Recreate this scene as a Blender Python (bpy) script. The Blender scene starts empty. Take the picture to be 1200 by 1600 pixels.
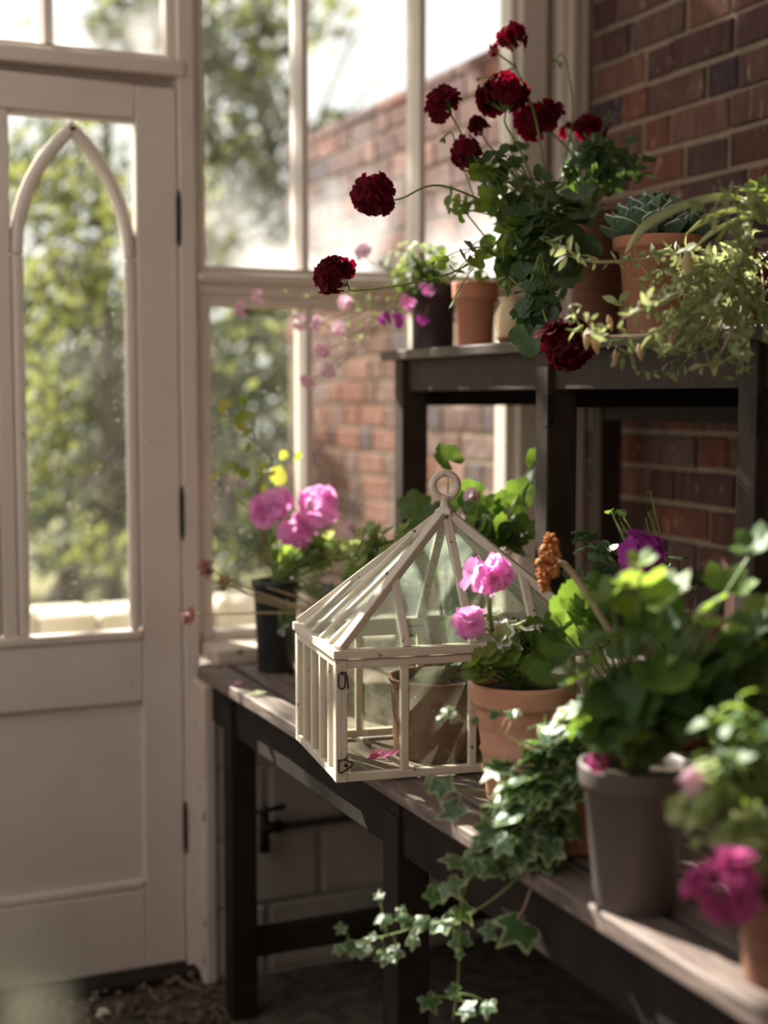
import bpy, math, random
from mathutils import Vector, Matrix
random.seed(7)
V = Vector
sc = bpy.context.scene
col = sc.collection

# ---------------------------------------------------------------- camera
FPX = 2222.0
YAW, PITCH, CZ = math.radians(23.8), math.radians(4.63), 1.35
CAM = V((0, 0, CZ))
FW = V((math.sin(YAW)*math.cos(PITCH), math.cos(YAW)*math.cos(PITCH), -math.sin(PITCH)))
RT = V((math.cos(YAW), -math.sin(YAW), 0))
UP = RT.cross(FW)
cd = bpy.data.cameras.new('camera')
cam = bpy.data.objects.new('camera', cd); col.objects.link(cam)
cd.sensor_fit = 'VERTICAL'; cd.sensor_height = 36; cd.lens = FPX/1600*36
cd.clip_start = 0.05; cd.clip_end = 200
cam.matrix_world = Matrix(((RT.x, UP.x, -FW.x, CAM.x), (RT.y, UP.y, -FW.y, CAM.y), (RT.z, UP.z, -FW.z, CAM.z), (0, 0, 0, 1)))
cd.dof.use_dof = True; cd.dof.focus_distance = 2.3; cd.dof.aperture_fstop = 1.7
sc.camera = cam

# ---------------------------------------------------------------- sky, sun, exposure
SUN_DIR = V((-0.25, 0.75, 0.61)).normalized()      # towards the sun
w = bpy.data.worlds.new('hazy_sky'); sc.world = w; w.use_nodes = True
w.node_tree.nodes['Background'].inputs[0].default_value = (1.0, 0.985, 0.97, 1)
w.node_tree.nodes['Background'].inputs[1].default_value = 1.15
sd = bpy.data.lights.new('sun', 'SUN'); so = bpy.data.objects.new('sun', sd); col.objects.link(so)
sd.energy = 20.0; sd.angle = math.radians(0.55); sd.color = (1.0, 0.95, 0.89)
so.rotation_euler = SUN_DIR.to_track_quat('Z', 'Y').to_euler()
so.location = SUN_DIR*30
sc.view_settings.view_transform = 'Standard'; sc.view_settings.look = 'None'
sc.view_settings.gamma = 1; sc.view_settings.use_curve_mapping = False
sc.view_settings.exposure = 0.22

# ---------------------------------------------------------------- helpers
def ray(px, py): return FW + RT*((px-600)/FPX) + UP*((800-py)/FPX)
def at(px, py, t): return CAM + ray(px, py)*t
def on_plane(px, py, axis, val):
    r = ray(px, py); return CAM + r*((val-CAM[axis])/r[axis])
def lerp(a, b, t): return a+(b-a)*t
def U(a, b): return random.uniform(a, b)
def rdir():
    while True:
        v = V((U(-1, 1), U(-1, 1), U(-1, 1)))
        if .05 < v.length < 1: return v.normalized()

class MB:
    def __init__(s): s.v = []; s.f = []; s.m = []
    def add(s, vs, fs, mi=0):
        k = len(s.v); s.v += [tuple(p) for p in vs]
        s.f += [tuple(i+k for i in f) for f in fs]; s.m += [mi]*len(fs)
    def box(s, a, b, mi=0):
        x0, y0, z0 = a; x1, y1, z1 = b
        s.add([(x0,y0,z0),(x1,y0,z0),(x1,y1,z0),(x0,y1,z0),(x0,y0,z1),(x1,y0,z1),(x1,y1,z1),(x0,y1,z1)],
              [(0,3,2,1),(4,5,6,7),(0,1,5,4),(1,2,6,5),(2,3,7,6),(3,0,4,7)], mi)
        return s
    def bar(s, p, q, wd, ht, up=(0, 0, 1), mi=0):
        p, q = V(p), V(q); d = (q-p).normalized(); sd = d.cross(V(up))
        if sd.length < 1e-4: sd = d.cross(V((1, 0, 0)))
        sd.normalize(); u = sd.cross(d)
        c = [(-1,-1),(1,-1),(1,1),(-1,1)]
        vs = [p+sd*(a*wd/2)+u*(b*ht/2) for a, b in c]+[q+sd*(a*wd/2)+u*(b*ht/2) for a, b in c]
        s.add(vs, [(0,1,2,3),(7,6,5,4),(0,4,5,1),(1,5,6,2),(2,6,7,3),(3,7,4,0)], mi); return s
    def tube(s, pts, rad, n=6, mi=0, closed=False):
        pts = [V(p) for p in pts]; N = len(pts)
        rs = rad if isinstance(rad, (list, tuple)) else [rad]*N
        k = len(s.v); ref = None
        for i, p in enumerate(pts):
            d = (pts[(i+1) % N] if (closed or i < N-1) else p)-(pts[i-1] if (closed or i > 0) else p)
            d.normalize()
            if ref is None: ref = d.orthogonal().normalized()
            ref = (ref-d*ref.dot(d)).normalized(); b = d.cross(ref)
            for j in range(n):
                a = 2*math.pi*j/n; s.v.append(tuple(p+ref*(math.cos(a)*rs[i])+b*(math.sin(a)*rs[i])))
        for i in range(N if closed else N-1):
            for j in range(n):
                i2 = (i+1) % N
                s.f.append((k+i*n+j, k+i*n+(j+1) % n, k+i2*n+(j+1) % n, k+i2*n+j)); s.m.append(mi)
        if not closed:
            s.f.append(tuple(k+j for j in reversed(range(n)))); s.m.append(mi)
            s.f.append(tuple(k+(N-1)*n+j for j in range(n))); s.m.append(mi)
        return s
    def lathe(s, prof, c=(0, 0, 0), n=28, mi=0, wob=0.0):
        k = len(s.v); c = V(c)
        for r, z in prof:
            for j in range(n):
                a = 2*math.pi*j/n; s.v.append((c.x+r*math.cos(a), c.y+r*math.sin(a), c.z+z))
        for i in range(len(prof)-1):
            for j in range(n):
                s.f.append((k+i*n+j, k+i*n+(j+1) % n, k+(i+1)*n+(j+1) % n, k+(i+1)*n+j)); s.m.append(mi)
        return s
    def prism(s, pts, th, mi=0):
        pts = [V(p) for p in pts]; nrm = (pts[1]-pts[0]).cross(pts[2]-pts[0]).normalized(); n = len(pts)
        vs = [p+nrm*th/2 for p in pts]+[p-nrm*th/2 for p in pts]
        fs = [tuple(range(n)), tuple(reversed(range(n, 2*n)))]+[(i, i+n, (i+1) % n+n, (i+1) % n) for i in range(n)]
        s.add(vs, fs, mi); return s
    def mesh(s, name, mats, off=None, smooth=False):
        me = bpy.data.meshes.new(name)
        vs = s.v if off is None else [(a-off.x, b-off.y, c-off.z) for a, b, c in s.v]
        me.from_pydata(vs, [], s.f)
        for m in (mats if isinstance(mats, (list, tuple)) else [mats]): me.materials.append(m)
        if any(s.m): me.polygons.foreach_set('material_index', s.m)
        if smooth: me.polygons.foreach_set('use_smooth', [True]*len(s.f))
        me.update(); return me
    def build(s, name, mats, parent=None, smooth=False, bevel=0.0):
        off = ORG.get(parent.name) if parent else None
        o = bpy.data.objects.new(name, s.mesh(name, mats, off, smooth)); col.objects.link(o)
        if parent: o.parent = parent; ORG[o.name] = off
        else: ORG[o.name] = V((0, 0, 0))
        if bevel:
            b = o.modifiers.new('bevel', 'BEVEL'); b.width = bevel; b.segments = 2; b.limit_method = 'ANGLE'
        return o
ORG = {}
def thing(name, label, cat, loc, group=None, kind=None):
    o = bpy.data.objects.new(name, None); col.objects.link(o); o.location = loc; o.empty_display_size = .05
    ORG[o.name] = V(loc); tag(o, label, cat, group, kind); return o
def tag(o, label=None, cat=None, group=None, kind=None):
    for k, v in (('label', label), ('category', cat), ('group', group), ('kind', kind)):
        if v: o[k] = v
    return o
def place(name, me, parent, M):
    "an instance of shared mesh data, M in world space"
    o = bpy.data.objects.new(name, me); col.objects.link(o); o.parent = parent
    o.matrix_basis = Matrix.Translation(-ORG[parent.name]) @ M; return o
def basis(pos, z, y, s):
    z = V(z).normalized(); y = V(y); y = y-z*y.dot(z)
    if y.length < 1e-3: y = z.orthogonal()
    y.normalize(); x = y.cross(z)
    if not isinstance(s, (tuple, list)): s = (s, s, s)
    return Matrix(((x.x*s[0], y.x*s[1], z.x*s[2], pos[0]), (x.y*s[0], y.y*s[1], z.y*s[2], pos[1]), (x.z*s[0], y.z*s[1], z.z*s[2], pos[2]), (0, 0, 0, 1)))
def curve(pts, n=8):
    "Catmull-Rom through points"
    pts = [V(p) for p in pts]; P = [pts[0]*2-pts[1]]+pts+[pts[-1]*2-pts[-2]]; out = []
    for i in range(1, len(P)-2):
        for j in range(n):
            t = j/n; a, b, c, d = P[i-1], P[i], P[i+1], P[i+2]
            out.append(.5*((2*b)+(c-a)*t+(2*a-5*b+4*c-d)*t*t+(3*b-a-3*c+d)*t**3))
    return out+[pts[-1]]

# ---------------------------------------------------------------- materials
def mk(name, c1, c2=None, scale=8, rough=.6, bump=0.0, stretch=(1, 1, 1), trans=0.0, tcol=None, rnd=0.0, hue=0.0, metal=0.0, spec=.4, speck=None, speck_scale=60, speck_at=.62, detail=5, mottle=None):
    m = bpy.data.materials.new(name); m.use_nodes = True; nt = m.node_tree; N = nt.nodes; L = nt.links
    p = N['Principled BSDF']; out = N['Material Output']
    p.inputs['Roughness'].default_value = rough; p.inputs['Metallic'].default_value = metal
    p.inputs['Specular IOR Level'].default_value = spec
    tc = N.new('ShaderNodeTexCoord'); oi = N.new('ShaderNodeObjectInfo')
    mp = N.new('ShaderNodeMapping'); mp.inputs['Scale'].default_value = stretch
    va = N.new('ShaderNodeVectorMath'); va.operation = 'MULTIPLY_ADD'
    va.inputs[1].default_value = (1, 1, 1)
    cmb = N.new('ShaderNodeCombineXYZ'); mm = N.new('ShaderNodeMath'); mm.operation = 'MULTIPLY'; mm.inputs[1].default_value = 37.0
    L.new(oi.outputs['Random'], mm.inputs[0])
    for i in range(3): L.new(mm.outputs[0], cmb.inputs[i])
    L.new(tc.outputs['Object'], mp.inputs[0]); L.new(mp.outputs[0], va.inputs[0]); L.new(cmb.outputs[0], va.inputs[2])
    nz = N.new('ShaderNodeTexNoise'); nz.inputs['Scale'].default_value = scale; nz.inputs['Detail'].default_value = detail
    nz.inputs['Roughness'].default_value = .6
    L.new(va.outputs[0], nz.inputs['Vector'])
    rp = N.new('ShaderNodeValToRGB'); rp.color_ramp.elements[0].position = .32; rp.color_ramp.elements[1].position = .68
    rp.color_ramp.elements[0].color = (*c1, 1); rp.color_ramp.elements[1].color = (*(c2 or c1), 1)
    L.new(nz.outputs['Fac'], rp.inputs[0]); colr = rp.outputs[0]
    if mottle:                                    # large stains: (colour, scale, amount)
        n3 = N.new('ShaderNodeTexNoise'); n3.inputs['Scale'].default_value = mottle[1]; n3.inputs['Detail'].default_value = 6
        L.new(va.outputs[0], n3.inputs['Vector'])
        r3 = N.new('ShaderNodeMapRange'); r3.inputs[1].default_value = .5; r3.inputs[2].default_value = .75; r3.inputs[4].default_value = mottle[2]
        L.new(n3.outputs['Fac'], r3.inputs[0])
        x3 = N.new('ShaderNodeMix'); x3.data_type = 'RGBA'; L.new(r3.outputs[0], x3.inputs[0]); L.new(colr, x3.inputs[6]); x3.inputs[7].default_value = (*mottle[0], 1)
        colr = x3.outputs[2]
    if speck:
        n2 = N.new('ShaderNodeTexNoise'); n2.inputs['Scale'].default_value = speck_scale; n2.inputs['Detail'].default_value = 3
        L.new(va.outputs[0], n2.inputs['Vector'])
        r2 = N.new('ShaderNodeMapRange'); r2.inputs[1].default_value = speck_at; r2.inputs[2].default_value = speck_at+.06
        L.new(n2.outputs['Fac'], r2.inputs[0])
        x2 = N.new('ShaderNodeMix'); x2.data_type = 'RGBA'; L.new(r2.outputs[0], x2.inputs[0]); L.new(colr, x2.inputs[6]); x2.inputs[7].default_value = (*speck, 1)
        colr = x2.outputs[2]
    if rnd or hue:
        hs = N.new('ShaderNodeHueSaturation')
        a = N.new('ShaderNodeMapRange'); a.inputs[3].default_value = 1-rnd; a.inputs[4].default_value = 1+rnd
        L.new(oi.outputs['Random'], a.inputs[0]); L.new(a.outputs[0], hs.inputs['Value'])
        wn = N.new('ShaderNodeTexWhiteNoise'); wn.noise_dimensions = '1D'; L.new(oi.outputs['Random'], wn.inputs['W'])
        b = N.new('ShaderNodeMapRange'); b.inputs[3].default_value = .5-hue; b.inputs[4].default_value = .5+hue
        L.new(wn.outputs['Value'], b.inputs[0]); L.new(b.outputs[0], hs.inputs['Hue'])
        L.new(colr, hs.inputs['Color']); colr = hs.outputs[0]
    L.new(colr, p.inputs['Base Color'])
    if bump:
        bp = N.new('ShaderNodeBump'); bp.inputs['Strength'].default_value = bump; bp.inputs['Distance'].default_value = .004
        L.new(nz.outputs['Fac'], bp.inputs['Height']); L.new(bp.outputs[0], p.inputs['Normal'])
    if trans:
        t = N.new('ShaderNodeBsdfTranslucent'); x = N.new('ShaderNodeMixShader'); x.inputs[0].default_value = trans
        if tcol: 
            tm = N.new('ShaderNodeMix'); tm.data_type = 'RGBA'; tm.inputs[0].default_value = .6
            L.new(colr, tm.inputs[6]); tm.inputs[7].default_value = (*tcol, 1); L.new(tm.outputs[2], t.inputs[0])
        else: L.new(colr, t.inputs[0])
        L.new(p.outputs[0], x.inputs[1]); L.new(t.outputs[0], x.inputs[2]); L.new(x.outputs[0], out.inputs[0])
    return m

def glass(name, tint, dirt_sheen, dirt_sheen_col, low=0.0, ior=1.45, smear_scale=9):
    "thin pane: fresnel reflection over clear transmission, with dried dirt and condensation that gathers at the foot of the pane"
    m = bpy.data.materials.new(name); m.use_nodes = True; nt = m.node_tree; N = nt.nodes; L = nt.links
    N.remove(N['Principled BSDF']); out = N['Material Output']
    tr = N.new('ShaderNodeBsdfTransparent'); tr.inputs[0].default_value = (*tint, 1)
    gl = N.new('ShaderNodeBsdfGlossy'); gl.inputs['Roughness'].default_value = .04
    fr = N.new('ShaderNodeFresnel'); fr.inputs[0].default_value = ior
    ge = N.new('ShaderNodeNewGeometry'); ff = N.new('ShaderNodeMath'); ff.operation = 'SUBTRACT'; ff.inputs[0].default_value = 1; L.new(ge.outputs['Backfacing'], ff.inputs[1])
    fx = N.new('ShaderNodeMath'); fx.operation = 'MULTIPLY'; L.new(fr.outputs[0], fx.inputs[0]); L.new(ff.outputs[0], fx.inputs[1])
    x = N.new('ShaderNodeMixShader'); L.new(fx.outputs[0], x.inputs[0]); L.new(tr.outputs[0], x.inputs[1]); L.new(gl.outputs[0], x.inputs[2])
    df = N.new('ShaderNodeBsdfDiffuse'); tl = N.new('ShaderNodeBsdfTranslucent'); a = N.new('ShaderNodeMixShader'); a.inputs[0].default_value = .6
    df.inputs[0].default_value = (*dirt_sheen_col, 1); tl.inputs[0].default_value = (*dirt_sheen_col, 1)
    L.new(df.outputs[0], a.inputs[1]); L.new(tl.outputs[0], a.inputs[2])
    tc = N.new('ShaderNodeTexCoord'); nz = N.new('ShaderNodeTexNoise'); nz.inputs['Scale'].default_value = smear_scale; nz.inputs['Detail'].default_value = 6; nz.inputs['Distortion'].default_value = .8
    L.new(tc.outputs['Object'], nz.inputs['Vector'])
    mr = N.new('ShaderNodeMapRange'); mr.inputs[1].default_value = .4; mr.inputs[2].default_value = .75; mr.inputs[3].default_value = dirt_sheen*.25; mr.inputs[4].default_value = dirt_sheen
    L.new(nz.outputs['Fac'], mr.inputs[0]); fac = mr.outputs[0]
    n2 = N.new('ShaderNodeTexNoise'); n2.inputs['Scale'].default_value = 140; L.new(tc.outputs['Object'], n2.inputs['Vector'])
    m2 = N.new('ShaderNodeMapRange'); m2.inputs[1].default_value = .66; m2.inputs[2].default_value = .74; m2.inputs[4].default_value = .35
    L.new(n2.outputs['Fac'], m2.inputs[0])
    ad = N.new('ShaderNodeMath'); ad.operation = 'ADD'; ad.use_clamp = True; L.new(fac, ad.inputs[0]); L.new(m2.outputs[0], ad.inputs[1]); fac = ad.outputs[0]
    if low:
        sp = N.new('ShaderNodeSeparateXYZ'); L.new(tc.outputs['Generated'], sp.inputs[0])
        n4 = N.new('ShaderNodeTexNoise'); n4.inputs['Scale'].default_value = 5; n4.inputs['Detail'].default_value = 3; L.new(tc.outputs['Object'], n4.inputs['Vector'])
        s4 = N.new('ShaderNodeMath'); s4.operation = 'MULTIPLY_ADD'; s4.inputs[1].default_value = -.55; L.new(n4.outputs['Fac'], s4.inputs[0]); L.new(sp.outputs[2], s4.inputs[2])
        g = N.new('ShaderNodeMapRange'); g.inputs[1].default_value = -.28; g.inputs[2].default_value = .02; g.inputs[3].default_value = low; g.inputs[4].default_value = 0
        L.new(s4.outputs[0], g.inputs[0])
        a2 = N.new('ShaderNodeMath'); a2.operation = 'ADD'; a2.use_clamp = True; L.new(fac, a2.inputs[0]); L.new(g.outputs[0], a2.inputs[1]); fac = a2.outputs[0]
    fy = N.new('ShaderNodeMath'); fy.operation = 'MULTIPLY'; L.new(fac, fy.inputs[0]); L.new(ff.outputs[0], fy.inputs[1])
    y = N.new('ShaderNodeMixShader'); L.new(fy.outputs[0], y.inputs[0]); L.new(x.outputs[0], y.inputs[1]); L.new(a.outputs[0], y.inputs[2])
    L.new(y.outputs[0], out.inputs[0]); return m

def brick_mat(name, dim=1.0):
    m = mk(name, (.088*dim, .043*dim, .036*dim), (.135*dim, .078*dim, .066*dim), scale=16, rough=.9, bump=.5, spec=.15, stretch=(1, 2.2, .7), speck=(.24*dim, .18*dim, .15*dim), speck_scale=26, speck_at=.63)
    nt = m.node_tree; N = nt.nodes; L = nt.links; p = N['Principled BSDF']
    src = p.inputs['Base Color'].links[0].from_socket; oi = [n for n in N if n.type == 'OBJECT_INFO'][0]
    r = N.new('ShaderNodeValToRGB'); r.color_ramp.interpolation = 'CONSTANT'
    e = r.color_ramp.elements; e[0].position = 0; e[0].color = (1, 1, 1, 1); e[1].position = .22; e[1].color = (.75, .72, .8, 1)
    for pos, c in ((.4, (1.25, .95, .8, 1)), (.55, (.95, 1.05, 1.1, 1)), (.68, (.5, .62, .8, 1)), (.74, (1.35, 1.25, 1.15, 1)), (.88, (.85, .75, .7, 1))):
        q = e.new(pos); q.color = c
    L.new(oi.outputs['Random'], r.inputs[0])
    x = N.new('ShaderNodeMix'); x.data_type = 'RGBA'; x.blend_type = 'MULTIPLY'; x.inputs[0].default_value = 1
    L.new(src, x.inputs[6]); L.new(r.outputs[0], x.inputs[7]); L.new(x.outputs[2], p.inputs['Base Color']); return m

PAINT = mk('cream_paint', (.62, .535, .47), (.68, .595, .525), scale=3, rough=.5, speck=(.3, .23, .18), speck_scale=38, speck_at=.73, mottle=((.52, .435, .37), 2.5, .5))
PAINT_OLD = mk('weathered_cream_paint', (.56, .46, .38), (.64, .54, .45), scale=5, rough=.6, speck=(.2, .14, .1), speck_scale=25, speck_at=.66, bump=.2)
CLOCHE = mk('cloche_paint', (.6, .51, .4), (.68, .59, .48), scale=14, rough=.5, speck=(.12, .08, .05), speck_scale=75, speck_at=.67, bump=.15)
GLASS_W = glass('window_glass', (.97, .975, .96), .085, (.8, .79, .77), low=.42)
GLASS_L = glass('door_glass', (.93, .94, .9), .055, (.72, .69, .62))
GLASS_C = glass('cloche_glass', (.93, .94, .9), .3, (.68, .63, .52), smear_scale=14)
GLASS_R = glass('cloche_roof_glass', (.90, .94, .90), .55, (.78, .8, .74), smear_scale=10)  # stronger whitish film stands in for sky reflection on the roof panes
BRICK = brick_mat('old_brick'); BRICK_OUT = brick_mat('garden_brick', 1.2)
MORTAR = mk('lime_mortar', (.22, .17, .125), (.32, .25, .185), scale=30, rough=.95, bump=.6, spec=.1)
MORTAR_OUT = mk('garden_mortar', (.19, .145, .105), (.26, .2, .15), scale=20, rough=.95, spec=.1)
BLOCK = mk('painted_block', (.36, .31, .26), (.45, .39, .33), scale=9, rough=.8, bump=.5, mottle=((.2, .17, .13), 4, .6))
DARKWOOD = mk('dark_stained_wood', (.010, .0065, .005), (.024, .016, .0125), scale=14, rough=.7, bump=.35, stretch=(1, 1, 1), spec=.2, mottle=((.035, .025, .02), 5, .6))
SLAT = mk('weathered_slat_wood', (.07, .048, .039), (.25, .19, .16), scale=16, rough=.6, bump=.7, stretch=(7, .7, 5), spec=.4, mottle=((.05, .035, .028), 4, .8))
STANDTOP = mk('stand_top_wood', (.05, .03, .022), (.11, .075, .06), scale=14, rough=.5, bump=.4, stretch=(5, .6, 5), spec=.45)
STAND = mk('stand_wood', (.026, .0165, .0115), (.05, .033, .024), scale=15, rough=.65, bump=.4, stretch=(3, 3, .7), spec=.25)
IRON = mk('black_iron', (.01, .009, .008), (.02, .017, .015), scale=40, rough=.7, metal=.2)
GRAVEL = mk('dirt_floor', (.05, .04, .033), (.13, .1, .08), scale=25, rough=.95, bump=1.0, spec=.1)
DUSK = mk('dimmed_brick', (.10, .06, .05), (.16, .1, .085), scale=9, rough=.9, spec=.1)  # darkened so the unseen walls bounce less light into the room
GROUND = mk('garden_soil', (.12, .1, .06), (.2, .19, .09), scale=3, rough=.95, spec=.1)
STONE = mk('pale_stone', (.62, .55, .45), (.74, .68, .58), scale=6, rough=.9, bump=.5, spec=.15)
LITTER = mk('dead_leaf', (.13, .085, .055), (.25, .18, .12), scale=20, rough=.8, trans=.2, rnd=.4)
TERRA = mk('terracotta', (.40, .155, .085), (.50, .22, .13), scale=9, rough=.8, bump=.15, spec=.2, mottle=((.52, .32, .23), 7, .6))
TERRA_P = mk('pale_terracotta', (.50, .24, .15), (.58, .30, .20), scale=9, rough=.8, bump=.15, spec=.2, mottle=((.6, .42, .33), 9, .6))
TERRA_D = mk('dark_terracotta', (.17, .075, .045), (.25, .115, .07), scale=9, rough=.75, bump=.2, spec=.25, stretch=(1, 1, 6))
BLACKPOT = mk('black_plastic', (.016, .017, .019), (.022, .023, .026), scale=5, rough=.42, spec=.5)
GREYPOT = mk('taupe_plastic', (.085, .067, .057), (.1, .078, .067), scale=5, rough=.5, spec=.4)
DARKPOT = mk('plum_plastic', (.035, .025, .026), (.05, .036, .036), scale=5, rough=.5, spec=.4)
CREAMPOT = mk('cream_glaze', (.55, .40, .22), (.62, .47, .28), scale=6, rough=.3, spec=.5)
SOIL = mk('potting_soil', (.018, .013, .010), (.06, .042, .03), scale=60, rough=.95, bump=1.0, spec=.1)
STEM = mk('green_stem', (.16, .24, .06), (.26, .33, .1), scale=20, rough=.5, trans=.15)
STEM_B = mk('brown_stem', (.16, .10, .06), (.26, .17, .1), scale=20, rough=.7)
STEM_DRY = mk('dry_stem', (.38, .30, .17), (.5, .38, .24), scale=20, rough=.7)
STEM_PINK = mk('pinkish_stem', (.42, .25, .17), (.5, .34, .2), scale=20, rough=.6, trans=.15)
def leafm(n, a, b, t=.38, tc=None, r=.25, h=.02, rough=.45, spec=.4): return mk(n, a, b, scale=30, rough=rough, trans=t, tcol=tc, rnd=r, hue=h, spec=spec, bump=.2)
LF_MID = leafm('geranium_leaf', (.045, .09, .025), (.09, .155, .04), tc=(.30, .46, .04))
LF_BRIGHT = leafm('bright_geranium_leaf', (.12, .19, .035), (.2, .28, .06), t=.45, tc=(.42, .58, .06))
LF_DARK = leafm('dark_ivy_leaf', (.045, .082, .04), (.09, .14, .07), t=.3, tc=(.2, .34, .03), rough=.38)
LF_PALE = leafm('pale_leaf', (.26, .34, .12), (.40, .46, .2), t=.42, tc=(.5, .6, .16))
LF_SILV = leafm('silver_leaf', (.22, .27, .22), (.34, .39, .32), t=.25, rough=.6)
LF_DUST = leafm('dusty_leaf', (.24, .23, .17), (.32, .3, .23), t=.3, rough=.6)
LF_OLIVE = leafm('olive_leaf', (.17, .21, .08), (.32, .35, .16), t=.4, tc=(.46, .5, .18), h=.03)
LF_YEL = leafm('yellow_green_leaf', (.34, .34, .08), (.48, .44, .12), t=.5, tc=(.6, .6, .06), h=.05)
IVY_IN = leafm('ivy_leaf_centre', (.035, .085, .035), (.08, .15, .06), t=.3, tc=(.22, .4, .06), rough=.3, spec=.6)
IVY_RIM = leafm('ivy_leaf_margin', (.36, .44, .2), (.5, .55, .3), t=.35, tc=(.55, .68, .2), rough=.3, spec=.6)
SUC_IN = leafm('succulent_flesh', (.1, .165, .09), (.16, .24, .14), t=.15, rough=.5, r=.12)
SUC_RIM = mk('succulent_margin', (.66, .70, .62), (.74, .78, .70), scale=10, rough=.5, trans=.3)
STRAP = leafm('strap_leaf', (.5, .54, .28), (.66, .68, .42), t=.4, tc=(.6, .62, .2), r=.1)
GARDEN_A = mk('garden_foliage_light', (.065, .078, .024), (.14, .15, .05), scale=2.5, rough=.6, trans=.5, tcol=(.28, .29, .07))
GARDEN_B = mk('garden_foliage_dark', (.014, .02, .01), (.034, .045, .018), scale=2.5, rough=.6, trans=.4, tcol=(.08, .11, .022))
BARK = mk('bark', (.06, .045, .035), (.1, .08, .06), scale=12, rough=.9, bump=.8)
RED = mk('dark_red_petal', (.06, .002, .007), (.13, .004, .014), scale=25, rough=.7, trans=.35, tcol=(.4, .004, .03), rnd=.3, spec=.15)
PINK = mk('pink_petal', (.80, .28, .64), (.95, .5, .82), scale=25, rough=.6, trans=.5, tcol=(.97, .45, .8), rnd=.15, hue=.012, spec=.2)
MAGENTA = mk('magenta_petal', (.42, .045, .36), (.55, .1, .48), scale=25, rough=.6, trans=.4, tcol=(.72, .12, .6), rnd=.15, spec=.2)
ROSE = mk('rose_petal', (.4, .05, .2), (.56, .13, .32), scale=25, rough=.6, trans=.4, tcol=(.85, .14, .4), rnd=.15, spec=.2)
PALEPINK = mk('pale_pink_petal', (.82, .5, .64), (.9, .64, .74), scale=25, rough=.6, trans=.45, rnd=.15, spec=.2)
DRYRED = mk('withered_petal', (.16, .02, .03), (.3, .07, .07), scale=30, rough=.8, trans=.2, rnd=.3)
ORANGE = mk('rusty_orange_bloom', (.42, .15, .04), (.62, .2, .06), scale=22, rough=.8, trans=.15, mottle=((.34, .22, .07), 14, .9))
PODC = mk('papery_pod', (.52, .36, .2), (.66, .5, .32), scale=15, rough=.6, trans=.45, rnd=.15)
# ================================================================ SETTING
YF = 3.20            # plane of the far glazing
XW = 1.945           # face of the brick wall
BZ = 0.75            # bench top
def struct(name, loc=(0, 0, 0)): return thing(name, None, None, loc, kind='structure')
def part(par, name, m, a, b, bevel=.003): return MB().box(a, b).build(name, m, par, bevel=bevel)

o = MB().box((-1.6, -2.2, -.2), (XW+.2, 3.12, 0)).build('floor', GRAVEL); tag(o, kind='structure')
o = MB().box((-25, 3.12, -.3), (25, 45, -.05)).build('garden_ground', GROUND); tag(o, kind='structure')

# ---- brick laying: Flemish bond, every brick an object that shares mesh data
def brick_mesh(name, L, m, k):
    rs = random.Random(k*7+int(L*1000)); H = .070; D = .05; c = .004
    def j(s=.0016): return rs.uniform(-s, s)
    back = [(D, 0, 0), (D, L, 0), (D, L, H), (D, 0, H)]
    mid = [(c, j(), j()), (c, L+j(), j()), (c, L+j(), H+j()), (c, j(), H+j())]
    fr = [(j(), c+j(), c+j()), (j(), L-c+j(), c+j()), (j(), L-c+j(), H-c+j()), (j(), c+j(), H-c+j())]
    b = MB(); fs = []
    for a in (0, 4):
        for i in range(4): fs.append((a+i, a+(i+1) % 4, a+4+(i+1) % 4, a+4+i))
    fs.append((8, 9, 10, 11)); b.add(back+mid+fr, fs)
    me = b.mesh(name, m); return me
def lay_bricks(par, m, x, y0, y1, z0, z1, tag_):
    S, Hd, J, C = .212, .102, .011, .082
    ms = {(w_, k): brick_mesh('brick', w_, m, k) for w_ in (S, Hd, .15) for k in range(4)}
    z = z0; r = 0
    while z+.07 < z1:
        y = y0-U(0, .04)-(0 if r % 2 else .16); i = 0
        while y < y1:
            L = S if (i % 2 == 0) else Hd
            if random.random() < .1: L = .15
            if y+L > y0+.02 and y+L < y1+.12:
                me = ms[(L, random.randrange(4))]
                place('brick', me, par, Matrix.Translation((x+U(-.003, .003), max(y, y0-.0), z+U(-.002, .002))) @ Matrix.Rotation(U(-.006, .006), 4, 'X'))
            y += L+J; i += 1
        z += C; r += 1

wr = struct('wall_right', (XW, 0, 0))
MB().box((XW+.007, -2.2, 0), (XW+.25, 3.3, 2.9)).build('mortar_bed', MORTAR, wr)
lay_bricks(wr, BRICK, XW, 2.02, 3.2, .78, 2.62, 'in')

gw = struct('garden_wall', (XW, 3.3, 0))
MB().box((XW+.007, 3.31, -.05), (XW+.28, 5.35, 2.30)).build('mortar_bed', MORTAR_OUT, gw)
lay_bricks(gw, BRICK_OUT, XW, 3.32, 5.3, .1, 2.31, 'out')
for i in range(7):
    y = 3.31+i*.292
    MB().box((XW-.004, y, 2.30), (XW+.285, y+.285, 2.335)).build('coping_stone', BRICK_OUT, gw, bevel=.006)

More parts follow.
